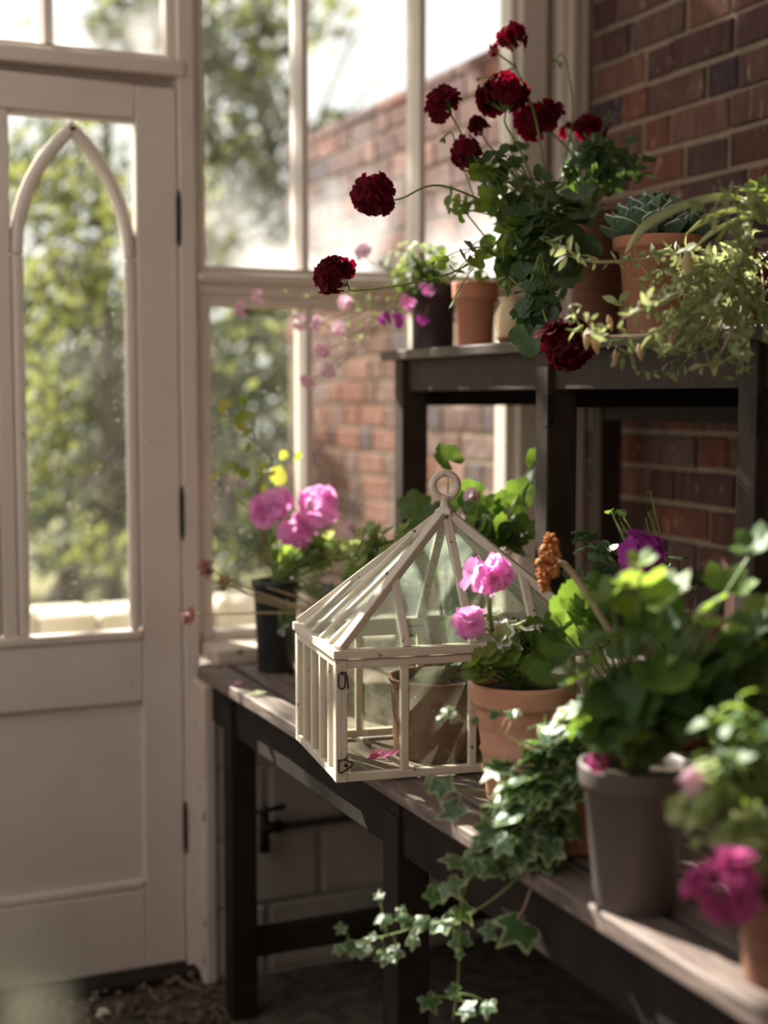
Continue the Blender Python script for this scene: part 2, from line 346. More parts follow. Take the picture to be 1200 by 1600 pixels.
# ---- far wall: painted masonry dado, posts, rails
wf = struct('wall_far', (0.9, YF, 0))
DF = 3.07            # dado face
DX0 = .915
MB().box((DX0, DF+.006, 0), (XW, YF+.06, BZ-.03)).build('dado_core', BLOCK, wf)
z = .012; r = 0
while z < BZ-.1:
    x = DX0-(0 if r % 2 else .13); hgt = .155
    while x < XW:
        a = max(x, DX0); b = min(x+.27, XW)
        if b-a > .03: MB().box((a+.004, DF+U(-.002, .002), z), (b-.004, DF+.03, min(z+hgt, BZ-.035))).build('block', BLOCK, wf, bevel=.006)
        x += .278
    z += hgt+.009; r += 1
MB().box((DX0-.012, DF-.01, 0), (DX0+.02, YF+.03, BZ-.05)).build('plaster_edge', PAINT_OLD, wf, bevel=.008)
MB().box((-1.6, DF+.006, 0), (.075, YF+.06, .75)).build('dado_core', BLOCK, wf)
part(wf, 'door_post', PAINT, (.887, 3.15, 0), (.925, 3.26, 2.6), .004)
part(wf, 'post_bead', PAINT, (.917, 3.163, .80), (.934, 3.2, 2.6), .004)
part(wf, 'window_sill', PAINT_OLD, (.93, DF-.03, BZ-.004), (XW, YF+.05, BZ+.032), .006)
part(wf, 'transom_rail', PAINT, (.93, 3.165, 1.585), (1.83, 3.245, 1.62), .004)
part(wf, 'transom_sill', PAINT, (.93, 3.145, 1.612), (1.83, 3.25, 1.632), .005)
part(wf, 'wall_plate', PAINT, (-1.6, 3.16, 2.50), (XW, 3.26, 2.6), .004)
part(wf, 'jamb_post', PAINT, (1.762, 3.15, BZ), (1.835, 3.25, 2.6), .005)
part(wf, 'jamb_recess', PAINT_OLD, (1.83, 3.19, BZ), (1.87, 3.25, 2.6), 0)
part(wf, 'corner_pilaster', PAINT, (1.862, 3.13, BZ), (XW, 3.26, 2.6), .006)
part(wf, 'pilaster_bead', PAINT, (1.885, 3.12, BZ), (1.905, 3.14, 2.6), .004)
part(wf, 'door_post', PAINT, (.07, 3.15, 0), (.108, 3.26, 2.6), .004)
part(wf, 'door_head', PAINT, (.10, 3.14, 2.062), (.9, 3.25, 2.096), .005)
part(wf, 'gap_blocker', PAINT_OLD, (.10, 3.198, 2.02), (.9, 3.22, 2.07), 0)  # strip added behind the door's top gap so it stays dark
part(wf, 'door_step', DARKWOOD, (.05, 3.1, -.05), (.92, 3.3, .022), .004)

def window(n, x0, x1, z0, z1, bars, fw=.022, gl=GLASS_W, y=YF):
    wn = struct('window_%d' % n, ((x0+x1)/2, y, z0))
    part(wn, 'frame_side', PAINT, (x0, y-.028, z0), (x0+fw, y+.03, z1))
    part(wn, 'frame_side', PAINT, (x1-fw, y-.028, z0), (x1, y+.03, z1))
    part(wn, 'frame_rail', PAINT, (x0+fw, y-.027, z0), (x1-fw, y+.03, z0+fw*.8))
    part(wn, 'frame_rail', PAINT, (x0+fw, y-.027, z1-fw), (x1-fw, y+.03, z1))
    xs = [x0+fw]+list(bars)+[x1-fw]
    for b in bars:
        bb = MB(); pr = [(b-.015, y+.03), (b+.015, y+.03), (b+.015, y-.004), (b+.008, y-.03), (b-.008, y-.03), (b-.015, y-.004)]
        zz0, zz1 = z0+fw*.8, z1-fw
        bb.add([(p[0], p[1], zz0) for p in pr]+[(p[0], p[1], zz1) for p in pr], [(i, (i+1) % 6, (i+1) % 6+6, i+6) for i in range(6)])
        bb.build('glazing_bar', PAINT, wn)
    for a, b in zip(xs, xs[1:]):
        part(wn, 'pane', gl, (a+.001, y+.006, z0+fw*.8), (b-.001, y+.009, z1-fw), 0)
    return wn
window(1, .932, 1.765, 1.632, 2.50, (1.196, 1.50))
window(2, .934, 1.765, BZ+.03, 1.588, (1.204, 1.505), fw=.03, gl=GLASS_L)
window(3, .108, .887, 2.096, 2.50, (.34, .606), fw=.02)
window(4, -1.0, .07, .75, 2.50, (-.73, -.46, -.2), fw=.022)

# ---- the door: gothic tracery over two lights, a panelled foot
dr = struct('door_1', (.5, 3.17, .03))
DX, DY0, DY1 = (.112, .884), 3.155, 3.195
def dp(name, a, b, z0, z1, y0=DY0, y1=DY1, bevel=.004, m=PAINT): return MB().box((a, y0, z0), (b, y1, z1)).build(name, m, dr, bevel=bevel)
dp('stile', .79, .884, .03, 2.036); dp('stile', .112, .206, .03, 2.05)
MB().prism([(.206, 3.175, 1.965), (.79, 3.175, 1.965), (.79, 3.175, 2.038), (.206, 3.175, 2.049)], .04).build('top_rail', PAINT, dr, bevel=.004); dp('lock_rail', .206, .79, .655, .80); dp('bottom_rail', .206, .79, .03, .215)
dp('panel', .206, .79, .215, .655, DY0+.016, DY1-.006, 0)
dp('panel_moulding', .206, .79, .215, .238, DY0+.001, DY0+.02, .007)
dp('glazing_sill', .206, .79, .80, .822, DY0-.006, DY1-.005, .006)
dp('mullion', .481, .515, .82, 1.965, DY0+.004, DY1)
for a, b in ((.206, .481), (.515, .79)):
    dp('pane', a, b, .82, 1.965, 3.178, 3.181, 0, GLASS_L)
    for e in (a, b-.027):
        dp('glazing_bead', e, e+.027, .82, 1.66, DY0+.003, 3.178, .009)
    dp('glazing_bead', a, b, 1.953, 1.965, DY0+.008, 3.178, .004)
    hw = (b-a)/2; cx = (a+b)/2; zs = 1.66; rise = .29; rr = (rise*rise+hw*hw)/(2*hw)
    for s in (-1, 1):
        ctr = cx-s*(rr-hw); a1 = math.acos((rr-hw)/rr); bb = MB(); n = 14
        for i in range(n+1):
            th = a1*i/n
            ring = []
            for rad, y in ((rr+.001, DY0+.03), (rr+.001, DY0+.012), (rr-.009, DY0+.002), (rr-.019, DY0+.002), (rr-.027, DY0+.012), (rr-.027, DY0+.03)):
                ring.append((ctr+s*rad*math.cos(th), y, zs+rad*math.sin(th)))
            bb.v += ring
        for i in range(n):
            for j in range(6):
                q = (i*6+j, i*6+(j+1) % 6, (i+1)*6+(j+1) % 6, (i+1)*6+j)
                bb.f.append(q if s > 0 else q[::-1]); bb.m.append(0)
        bb.build('arch_bar', PAINT, dr)
for z in (1.70, 1.035, .30):
    h = MB()
    h.tube([(.8855, DY0-.003, z), (.8855, DY0-.003, z+.1)], .0055, 8); h.tube([(.8855, DY0-.003, z-.012), (.8855, DY0-.003, z+.112)], .0035, 6)
    h.box((.881, DY0-.002, z+.008), (.891, DY0+.001, z+.092))
    h.build('hinge', IRON, dr)

# ---- the rest of the lean-to, out of view: left wall raised to cut light, glazed above, rafters, back wall, added boards
wl = struct('wall_left', (-1.6, 0, 0))
MB().box((-1.7, -2.2, 0), (-1.58, 3.26, 1.15)).build('dado_core', DUSK, wl)
for i in range(8): part(wl, 'post', PAINT, (-1.66, -2.1+i*.75, 1.15), (-1.61, -2.05+i*.75, 2.3))
part(wl, 'eaves_rail', PAINT, (-1.68, -2.2, 2.3), (-1.6, 3.26, 2.4))
wb = MB().box((-1.7, -2.35, 0), (XW+.2, -2.2, 2.9)).build('wall_back', DUSK); tag(wb, kind='structure')
rf = struct('roof', (0, 0, 2.6))
for i in range(12):
    y = -2.1+i*.48; MB().bar((-1.65, y, 2.42), (XW+.05, y, 3.2), .035, .06).build('rafter', PAINT, rf)
MB().bar((XW-.02, -2.2, 3.18), (XW-.02, 3.26, 3.18), .06, .16).build('ridge_board', PAINT, rf)

for i in range(11):  # unseen boards added to cut the skylight from above
    t0_, t1_ = .44+i*.05, .44+i*.05+.049
    P_ = lambda t, y: V((lerp(-1.65, XW+.05, t), y, lerp(2.42, 3.2, t)+.045))
    MB().prism([P_(t0_, -2.2), P_(t1_, -2.2), P_(t1_, 3.3), P_(t0_, 3.3)], .018).build('shading_board', PAINT_OLD, rf)
for i in range(9):  # more added boards, dimming light from the camera end
    t0_, t1_ = -.01+i*.05, -.01+i*.05+.049
    MB().prism([P_(t0_, -2.2), P_(t1_, -2.2), P_(t1_, .4), P_(t0_, .4)], .018).build('shading_board', PAINT_OLD, rf)
# ---- litter on the floor by the door
lb = MB()
for i in range(420):
    p = V((U(.42, .90), U(2.72, 3.1), .004+U(0, .016)))
    if random.random() > .35+.65*(p.x-.42)/.48: continue
    s = U(.008, .02); a = U(0, 6.28); d = V((math.cos(a), math.sin(a), U(-.5, .5))); e = V((-math.sin(a), math.cos(a), U(-.5, .5)))
    lb.add([p+d*s, p+e*s*.5+V((0, 0, s*.3)), p-d*s, p-e*s*.5+V((0, 0, s*.2))], [(0, 1, 2, 3)])
tag(lb.build('leaf_litter', LITTER), 'brown dead leaf litter on the floor by the door', 'leaf litter', kind='stuff')
for k, (px, py, lab) in enumerate(((243, 1532, 'pale dry leaf curled against the foot of the door'), (160, 1586, 'pale chip lying on the floor at the bottom edge'), (150, 1562, 'small pale pebble on the dark floor near the door'))):
    p = on_plane(px, py, 2, .0); b = MB(); s = (.021, .018, .012)[k]
    ring = [(math.cos(a)*s*U(.8, 1.2), math.sin(a)*s*.6*U(.8, 1.2)) for a in [i*math.pi/4 for i in range(8)]]
    b.add([p+V((x, y, .002)) for x, y in ring]+[p+V((x*.6, y*.6, s*.55+U(0, .005))) for x, y in ring], [(i, (i+1) % 8, (i+1) % 8+8, i+8) for i in range(8)]+[tuple(range(8, 16))])
    tag(b.build(('curled_leaf', 'stone_chip', 'pebble')[k], STONE if k else PODC), lab, ('leaf', 'stone', 'stone')[k])

# ================================================================ THE GARDEN BEHIND THE GLASS
def bush(name, label, loc, blobs, size, m, trunk=None, cat='shrub', m2=None):
    th = thing(name, label, cat, loc, 'plants in the garden')
    b = MB()
    for (c, r, n) in blobs:
        c = V(c)
        for i in range(n):
            d = rdir(); p = c+V((d.x*r[0], d.y*r[1], d.z*r[2]))*(U(.2, 1)**.6)
            if p.z < 0: continue
            a = rdir(); t = a.orthogonal().normalized(); s = size*U(.6, 1.3)
            e = a.cross(t)
            b.add([p-t*s, p+e*s*.45, p+t*s, p-e*s*.45], [(0, 1, 2, 3)], 1 if (m2 and random.random() < .3) else 0)
    f = b.build('foliage', [m, m2] if m2 else m, th); f['kind'] = 'stuff'
    if trunk:
        for k, (pts, r) in enumerate(trunk):
            MB().tube(curve(pts, 5), [r*(1-.6*i/(5*(len(pts)-1))) for i in range(5*(len(pts)-1)+1)], 8).build('branch' if k else 'trunk', BARK, th, smooth=True)
    return th
def pb(px, py, t, rx, ry, rt, n): return (at(px, py, t), (rx*t/FPX, rt, ry*t/FPX), n)
bush('tree', 'tall light green tree filling the garden behind the left panes', (1.9, 8.2, 0),
     [pb(365, 40, 8.5, 120, 110, .5, 800), pb(370, 200, 8.4, 120, 110, .5, 1000), pb(230, 40, 8.6, 100, 70, .4, 620), pb(500, 30, 8.5, 60, 60, .4, 110), pb(515, 240, 8.2, 70, 70, .4, 360), pb(400, 350, 8.2, 130, 90, .5, 800), pb(30, 60, 8.3, 34, 44, .2, 60)], .05, GARDEN_A,
     [([(1.9, 8.2, 0), (1.85, 8.2, 1.4), (1.9, 8.2, 3.3)], .07), ([(1.88, 8.2, 1.6), at(450, 330, 8.4), at(500, 180, 8.4), at(560, 40, 8.4)], .018), ([at(480, 260, 8.4), at(540, 190, 8.4), at(585, 130, 8.4), at(620, 60, 8.3)], .009), ([at(440, 300, 8.4), at(400, 160, 8.4), at(380, 20, 8.4)], .02)], 'tree', GARDEN_B)
bush('evergreen', 'dark evergreen shrub with a shadowed trunk seen through the door glass', (1.15, 7.0, 0),
     [pb(100, 300, 7.2, 130, 120, .4, 700), pb(110, 560, 7.2, 140, 170, .4, 1000), pb(130, 800, 7.1, 140, 120, .4, 900), pb(390, 560, 7.2, 120, 150, .4, 900), pb(400, 780, 7.2, 120, 150, .4, 800)], .045, GARDEN_B,
     [([(1.15, 7, 0), at(170, 800, 7.0), at(172, 640, 7.0), at(165, 480, 7.0)], .1)], 'shrub', GARDEN_A)
bush('golden_shrub', 'yellow green shrub glowing in the sun behind the door glass', (.8, 6.0, 0),
     [pb(110, 440, 6.2, 95, 75, .2, 230), pb(70, 300, 6.2, 70, 70, .2, 120), pb(75, 620, 6.1, 55, 130, .2, 130), pb(190, 330, 6.2, 40, 60, .2, 60), pb(150, 860, 6.1, 80, 40, .2, 90)], .045, GARDEN_A,
     [([(.8, 6, 0), (.82, 6, 1), (.85, 6.1, 1.7)], .02)])
bush('climber', 'leafy climber hanging over the far end of the garden wall', (2.2, 5.5, 0),
     [pb(535, 235, 5.9, 45, 55, .2, 240), ((2.3, 5.9, 1.5), (.25, .35, .7), 480), ((2.3, 5.95, .7), (.25, .4, .6), 420)], .04, GARDEN_B,
     [([(2.2, 5.6, 0), (2.2, 5.6, 1), (2.2, 5.6, 2.1)], .02)], 'climber', GARDEN_A)
bush('low_shrub', 'low dark shrub behind the lower window panes', (1.66, 5.6, 0),
     [((1.68, 5.6, .75), (.28, .3, .6), 700), ((1.62, 5.6, 1.35), (.25, .3, .35), 260)], .04, GARDEN_B,
     [([(1.66, 5.6, 0), (1.66, 5.6, .5), (1.66, 5.6, 1.2)], .02)], 'shrub', GARDEN_A)
bush('hedge', 'tall dense hedge closing off the back of the garden', (1.5, 10.5, 0),
     [((.6+i*.75, 10.5, 1.15+.25*(i % 2)), (.7, .5, 1.2), 1000) for i in range(5)], .07, GARDEN_B,
     [([(.6+i*.75, 10.6, 0), (.6+i*.75, 10.6, 1.2)], .05) for i in range(5)], 'hedge')
bush('shade_tree', 'unseen tree added outside, its crown shaped to dapple and block the sun', (-.9, 8.2, 0),  # out of view, leaf blobs placed to dapple the bench and shade the wall
     [((-.75, 7.75, 5.0), (.9, .7, .8), 50), ((-.3, 7.5, 5.9), (.6, .6, .5), 90), ((.4, 7.5, 6.15), (.62, .6, .7), 520)], .12, GARDEN_B,
     [([(-.9, 8.2, -.05), (-.9, 8.1, 3.2), (.2, 7.6, 5.9)], .1)], 'tree')
# sunlit stone kerb across the garden
kb = thing('stone_kerb', 'low sunlit wall of pale stone blocks outside the door', 'garden wall', (1, 5.0, 0))
for i in range(9):
    x = -.2+i*.215
    MB().box((x, 4.95, -.05), (x+.208, 5.2, .60+U(-.015, .02))).build('stone_block', STONE, kb, bevel=.02)
fl = thing('garden_rose', 'blurred pink flowers on a bush behind the door glass', 'flower', (.62, 5.6, 0))
b = MB()
for i in range(26):
    p = V((.62, 5.6, 1.0))+V((U(-.09, .09), U(-.08, .08), U(-.13, .1))); d = rdir(); t = d.orthogonal().normalized(); e = d.cross(t); s = .028
    b.add([p-t*s, p+e*s, p+t*s, p-e*s], [(0, 1, 2, 3)])
b.build('bloom', ROSE, fl)['kind'] = 'stuff'
MB().tube(curve([(.62, 5.6, -.05), (.6, 5.6, .5), (.62, 5.6, 1.0)]), .006).build('stem', STEM, fl)

# ================================================================ FURNITURE
bn = thing('potting_bench', 'long dark slatted wooden potting bench against the brick wall', 'bench', (1.4, 2.0, 0))
x = .885; k = 0; SLY = (.55, 3.035)
while x < XW-.08:
    wd = (.062, .082, .076, .08)[k % 4]
    b = MB(); n = 12; jt = [U(-.0015, .0015) for _ in range(n+1)]; dz = U(-.003, -.0005)
    for i in range(n+1):
        y = lerp(SLY[0]+U(0, .006)*(i == 0), SLY[1], i/n); b.v += [(x+jt[i], y, BZ-.026), (x+wd+jt[-i-1], y, BZ-.026), (x+wd+jt[-i-1], y, BZ+dz), (x+jt[i], y, BZ+dz)]
    for i in range(n):
        for j in range(4): b.f.append((i*4+j, (i+1)*4+j, (i+1)*4+(j+1) % 4, i*4+(j+1) % 4)); b.m.append(0)
    b.f += [(0, 1, 2, 3), (n*4+3, n*4+2, n*4+1, n*4)]; b.m += [0, 0]
    b.build('slat', SLAT, bn, bevel=.003)
    x += wd+.016; k += 1
for yy in (2.86, 2.0, 1.12):
    part(bn, 'leg', DARKWOOD, (.905, yy, 0), (.962, yy+.058, BZ-.062), .003)
    part(bn, 'leg', DARKWOOD, (1.85, yy, 0), (1.91, yy+.058, BZ-.062), .003)
    part(bn, 'bearer', DARKWOOD, (.91, yy+.006, BZ-.095), (1.9, yy+.05, BZ-.027), .002)
    part(bn, 'stretcher', DARKWOOD, (.96, yy+.012, .13), (1.85, yy+.042, .19), .002)
part(bn, 'apron', DARKWOOD, (.915, .56, BZ-.125), (.94, 3.03, BZ-.027), .003)
part(bn, 'apron', DARKWOOD, (1.87, .56, BZ-.125), (1.895, 3.03, BZ-.027), .003)

# two-tier stand on the bench
SZ = 1.455
st = thing('plant_stand', 'dark wooden plant stand with shelf on tall posts above the bench', 'plant stand', (1.6, 2.2, BZ))
part(st, 'shelf_board', STANDTOP, (1.325, 1.40, SZ-.022), (1.50, 3.03, SZ), .004)
part(st, 'shelf_board', STANDTOP, (1.508, 1.40, SZ-.022), (1.69, 3.03, SZ), .004)
part(st, 'shelf_board', STANDTOP, (1.698, 1.40, SZ-.022), (1.90, 3.03, SZ), .004)
part(st, 'apron', STAND, (1.352, 1.45, SZ-.092), (1.375, 3.00, SZ-.022), .002)
part(st, 'apron', STAND, (1.868, 1.45, SZ-.092), (1.89, 3.00, SZ-.022), .002)
for yy in (2.93, 2.285, 1.685):
    part(st, 'post', STAND, (1.338, yy, BZ+.002), (1.402, yy+.045, SZ-.022), .003)
    part(st, 'post', STAND, (1.845, yy-.03, BZ+.002), (1.905, yy+.015, SZ-.022), .003)
    part(st, 'cross_rail', DARKWOOD, (1.402, yy+.008, SZ-.125), (1.85, yy+.034, SZ-.055), .002)
part(st, 'back_rail', DARKWOOD, (1.85, 1.5, SZ-.16), (1.87, 2.95, SZ-.1), .002)
for yy in (2.285, 1.685):
    MB().box((1.3365, yy-.0015, SZ-.16), (1.35, yy+.014, SZ-.10)).build('bracket', IRON, st)

# water pipe and tap on the wall under the bench
pp = thing('water_pipe', 'grey metal water pipe with a tap on the wall under the bench', 'pipe', (1.1, DF-.03, .4))
zp = on_plane(470, 1287, 1, DF-.03).z
b = MB(); b.tube([(1.06, DF-.03, zp), (1.93, DF-.03, zp)], .0085, 10); b.build('pipe', IRON, pp, smooth=True)
b = MB(); b.tube([(1.04, DF-.03, zp-.055), (1.04, DF-.03, zp+.04)], [.013, .011], 10); b.tube([(1.035, DF-.03, zp), (1.08, DF-.03, zp)], .014, 8); b.build('tap_body', IRON, pp, smooth=True)
b = MB(); b.tube([(1.015, DF-.045, zp+.045), (1.085, DF-.045, zp+.05)], [.005, .007], 8); b.tube([(1.04, DF-.03, zp+.03), (1.04, DF-.04, zp+.052)], .006, 8); b.build('tap_handle', IRON, pp, smooth=True)

# ================================================================ THE GLASS CLOCHE
O = on_plane(525, 1224, 2, BZ+.003); AN = math.radians(-8.0)
EX = V((math.cos(AN), math.sin(AN), 0)); EY = V((-math.sin(AN), math.cos(AN), 0))
CW, CD, CH, CR = .45, .295, .192, .200
ck = thing('glass_cloche', 'cream painted glass cloche with pyramid roof and ring handle', 'cloche', O+EX*CW/2+EY*CD/2)
def L3(u, v, z): return O+EX*u+EY*v+V((0, 0, z))
def cbar(name, p, q, wd, ht, up=(0, 0, 1), bev=.0018): return MB().bar(L3(*p), L3(*q), wd, ht, up).build(name, CLOCHE, ck, bevel=bev)
P0 = .019
for u, v in ((P0/2, P0/2), (CW-P0/2, P0/2), (P0/2, CD-P0/2), (CW-P0/2, CD-P0/2)):
    cbar('corner_post', (u, v, 0), (u, v, CH), P0, P0, EY)
e = .0065
for z, nm, ht in ((e, 'base_rail', .013), (CH-.007, 'wall_rail', .012)):
    cbar(nm, (P0, .008, z), (CW-P0, .008, z), .014, ht); cbar(nm, (P0, CD-.008, z), (CW-P0, CD-.008, z), .014, ht)
    cbar(nm, (.008, P0, z), (.008, CD-P0, z), .014, ht); cbar(nm, (CW-.008, P0, z), (CW-.008, CD-P0, z), .014, ht)
zE = CH+.009; ov = .004
for a, b_ in (((-ov, .006), (CW+ov, .006)), ((-ov, CD-.006), (CW+ov, CD-.006)), ((.006, .016), (.006, CD-.016)), ((CW-.006, .016), (CW-.006, CD-.016))):
    cbar('eaves_rail', (*a, zE), (*b_, zE), .02, .014)
zR = CH+.014
def fpt(face, s, h):
    k = h*.5*.96
    if face == 0: return L3(lerp(.006, CW-.006, lerp(s, .5, 0)), lerp(.006, CD/2, h), lerp(zR, zR+CR, h))
    if face == 1: return L3(lerp(.006, CW-.006, s), CD-lerp(.006, CD/2, h), lerp(zR, zR+CR, h))
    if face == 2: return L3(lerp(.006, CW/2, h), lerp(.006, CD-.006, s), lerp(zR, zR+CR, h))
    return L3(CW-lerp(.006, CW/2, h), lerp(.006, CD-.006, s), lerp(zR, zR+CR, h))
apex = fpt(0, .5, 1)
for fc in range(4):
    nb = 4 if fc < 2 else 5
    ss = [i/nb for i in range(nb+1)]
    nrm = (fpt(fc, 1, 0)-fpt(fc, 0, 0)).cross(fpt(fc, .5, 1)-fpt(fc, 0, 0)).normalized()
    if nrm.z < 0: nrm = -nrm
    hm = lambda s: 2*min(s, 1-s)
    for a, b_ in zip(ss, ss[1:]):
        pts = [fpt(fc, a, 0), fpt(fc, b_, 0)]
        if hm(b_) > 0: pts.append(fpt(fc, b_, hm(b_)))
        if a < .5 < b_: pts.append(apex)
        if hm(a) > 0: pts.append(fpt(fc, a, hm(a)))
        MB().prism(pts, .0022).build('pane', GLASS_R, ck)
    for s in ss[1:-1]:
        h1 = min(hm(s), .93)
        MB().bar(fpt(fc, s, 0)+nrm*.001, fpt(fc, s, h1)+nrm*.001, .0105 if fc > 1 else .0135, .011, nrm).build('glazing_bar', CLOCHE, ck, bevel=.0018)
    # wall panes and mullions
    for a, b_ in zip(ss, ss[1:]):
        if fc == 0: q = [L3(a*CW, .009, .008), L3(b_*CW, .009, .008), L3(b_*CW, .009, CH-.008), L3(a*CW, .009, CH-.008)]
        if fc == 1: q = [L3(a*CW, CD-.009, .008), L3(b_*CW, CD-.009, .008), L3(b_*CW, CD-.009, CH-.008), L3(a*CW, CD-.009, CH-.008)]
        if fc == 2: q = [L3(.009, a*CD, .008), L3(.009, b_*CD, .008), L3(.009, b_*CD, CH-.008), L3(.009, a*CD, CH-.008)]
        if fc == 3: q = [L3(CW-.009, a*CD, .008), L3(CW-.009, b_*CD, .008), L3(CW-.009, b_*CD, CH-.008), L3(CW-.009, a*CD, CH-.008)]
        MB().prism(q, .0022).build('pane', GLASS_C, ck)
    for s in ss[1:-1]:
        wd = .0125
        c = {0: (s*CW, .008), 1: (s*CW, CD-.008), 2: (.008, s*CD), 3: (CW-.008, s*CD)}[fc]
        MB().bar(L3(*c, .012), L3(*c, CH-.012), wd if fc < 2 else .013, .013 if fc < 2 else wd, EY).build('mullion', CLOCHE, ck, bevel=.0018)
for s, fc in ((0, 0), (1, 0), (0, 1), (1, 1)):
    p = fpt(fc, s, 0); q = lerp(p, apex, .965)
    MB().bar(p+V((0, 0, .002)), q+V((0, 0, .002)), .0155, .0145).build('hip_bar', CLOCHE, ck, bevel=.002)
b = MB(); b.lathe([(.0, 0), (.021, 0), (.02, .008), (.010, .014), (.0085, .018), (0, .018)], apex+V((0, 0, -.005)), 4); b.build('roof_cap', CLOCHE, ck, bevel=.002)
b = MB(); b.lathe([(.009, 0), (.0075, .006), (.008, .013), (.011, .018)], apex+V((0, 0, .008)), 14)
rc = apex+V((0, 0, .0435))
b.tube([rc+RT*math.cos(t)*.0205+V((0, 0, 1))*math.sin(t)*.0205 for t in [2*math.pi*i/28 for i in range(28)]], .0062, 10, closed=True)
b.build('ring_handle', CLOCHE, ck, smooth=True)
def wire(name, pts, r=.0013): MB().tube(curve(pts, 5), r, 6).build(name, IRON, ck, smooth=True)
wire('latch_hook', [L3(.004, -.002, .172), L3(.004, -.004, .152), L3(.012, -.005, .150), L3(.0135, -.005, .168), L3(.006, -.004, .173), L3(.016, -.004, .172), L3(.019, -.004, .148)])
wire('latch_hook', [L3(.004, -.002, .038), L3(.004, -.004, .018), L3(.013, -.005, .020), L3(.025, -.005, .030), L3(.012, -.004, .037), L3(.004, -.003, .035)])
MB().lathe([(.0, 0), (.003, 0), (.003, .004), (0, .004)], L3(.015, -.004, .026), 8).build('latch_stud', IRON, ck)
# ================================================================ PLANT KIT
def polar_leaf(name, rf, n, a_max, cup, ripple, mats, rings=(.5, 1.0), rim=None):
    b = MB(); b.v.append((0, 0, 0)); n1 = n+1
    for q in rings:
        for i in range(n1):
            a = lerp(-a_max, a_max, i/n); r = rf(a)*q
            z = cup*r*r+ripple*q*q*math.sin(a*5.0+.7)
            b.v.append((math.sin(a)*r, math.cos(a)*r, z))
    for i in range(n): b.f.append((0, 1+i+1, 1+i)); b.m.append(0)
    for k in range(len(rings)-1):
        for i in range(n):
            p = 1+k*n1+i; b.f.append((p, p+1, p+1+n1, p+n1)); b.m.append(1 if (rim is not None and k >= rim) else 0)
    return b.mesh(name, mats, smooth=True)
def ger_r(a):       # round, shallowly lobed, scalloped
    return (1-.3*(1-abs(math.cos(a*2.9))**.6))*(1+.05*math.cos(a*17))*(.86+.14*math.cos(a*.5))
def ivyger_r(a):    # five blunt lobes
    return .62+.38*abs(math.cos(a*1.8))**.9*(1-.05*abs(a))
def ivy_r(a):       # five pointed lobes
    keys = [(0, 1.0), (.27, .62), (.5, .52), (.95, .82), (1.3, .5), (1.6, .44), (2.0, .58), (2.5, .4)]
    a = abs(a)
    for (p, q), (r, s) in zip(keys, keys[1:]):
        if a <= r: return lerp(q, s, (a-p)/(r-p))
    return .3
def leafset(fn, mats, n, a_max, rings=(.5, 1.0), rim=None, cups=((.25, .06), (-.2, .08), (.45, .05))):
    return [polar_leaf('leaf', fn, n, a_max, c, r, mats, rings, rim) for c, r in cups]
def oval_leaf(mats, wd=.42, fold=.25, curl=.3):
    b = MB(); pr = [(0, .06), (.25, .8), (.5, 1.0), (.78, .7), (1.0, .04)]
    for y, w_ in pr:
        z = -curl*y*y
        b.v += [(-wd*w_, y, z+fold*wd*w_), (0, y, z), (wd*w_, y, z+fold*wd*w_)]
    for i in range(4):
        for j in range(2): b.f.append((i*3+j, i*3+j+1, (i+1)*3+j+1, (i+1)*3+j)); b.m.append(0)
    return b.mesh('leaf', mats, smooth=True)
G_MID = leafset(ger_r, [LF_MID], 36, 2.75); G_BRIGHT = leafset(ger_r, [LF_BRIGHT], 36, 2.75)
G_PALE = leafset(ger_r, [LF_PALE], 36, 2.75); G_DUST = leafset(ger_r, [LF_DUST], 36, 2.75)
G_VAR = leafset(ger_r, [LF_PALE, SUC_RIM], 24, 2.75, rings=(.5, .8, 1.0), rim=1)
I_DARK = leafset(ivyger_r, [LF_DARK], 22, 2.7); I_LIT = leafset(ivyger_r, [LF_BRIGHT], 22, 2.7)  # lit set is a brighter copy, light put into the leaf colour
IVY = leafset(ivy_r, [IVY_IN, IVY_RIM], 28, 2.7, rings=(.45, .88, 1.0), rim=1, cups=((-.25, .03), (.15, .06), (-.4, .05)))
O_YEL = [oval_leaf([LF_YEL]), oval_leaf([LF_BRIGHT], .38, .35, .5)]
O_PALE = [oval_leaf([LF_PALE]), oval_leaf([LF_PALE], .5, .3, .1)]
O_SILV = [oval_leaf([LF_SILV], .4), oval_leaf([LF_SILV], .3, .4, .6)]
O_OLIVE = [oval_leaf([LF_OLIVE], .2, .3, .2), oval_leaf([LF_OLIVE], .26, .2, .5), oval_leaf([LF_OLIVE], .14, .2, -.3)]
O_MID = [oval_leaf([LF_MID], .42), oval_leaf([LF_BRIGHT], .45)]

def floret(mats, npet, wid, layers=1, seed=0):
    "one small ruffled flower: petals about +z"
    rs = random.Random(seed); b = MB()
    for ly in range(layers):
        for k in range(npet):
            a = 2*math.pi*(k+.5*ly)/npet+rs.uniform(-.15, .15); tilt = .35+.5*ly+rs.uniform(-.15, .2); ln = (1-.22*ly)*rs.uniform(.85, 1.1)
            ca, sa = math.cos(a), math.sin(a); i0 = len(b.v)
            for r, w_ in ((.08, .15), (.45, .8), (.8, 1.0), (1.0, .62)):
                z = math.sin(tilt)*r*ln-.25*r*r; h = math.cos(tilt)*r*ln
                for q in (-1, 0, 1):
                    x = q*w_*wid; zz = z+(.1 if q else 0)*w_+rs.uniform(-.05, .05)
                    b.v.append((ca*h-sa*x, sa*h+ca*x, zz))
            for r in range(3):
                for q in range(2): b.f.append((i0+r*3+q, i0+r*3+q+1, i0+(r+1)*3+q+1, i0+(r+1)*3+q)); b.m.append(0)
    return b.mesh('floret', mats, smooth=True)
F_RED = [floret([RED], 6, .34, 2, s) for s in range(3)]
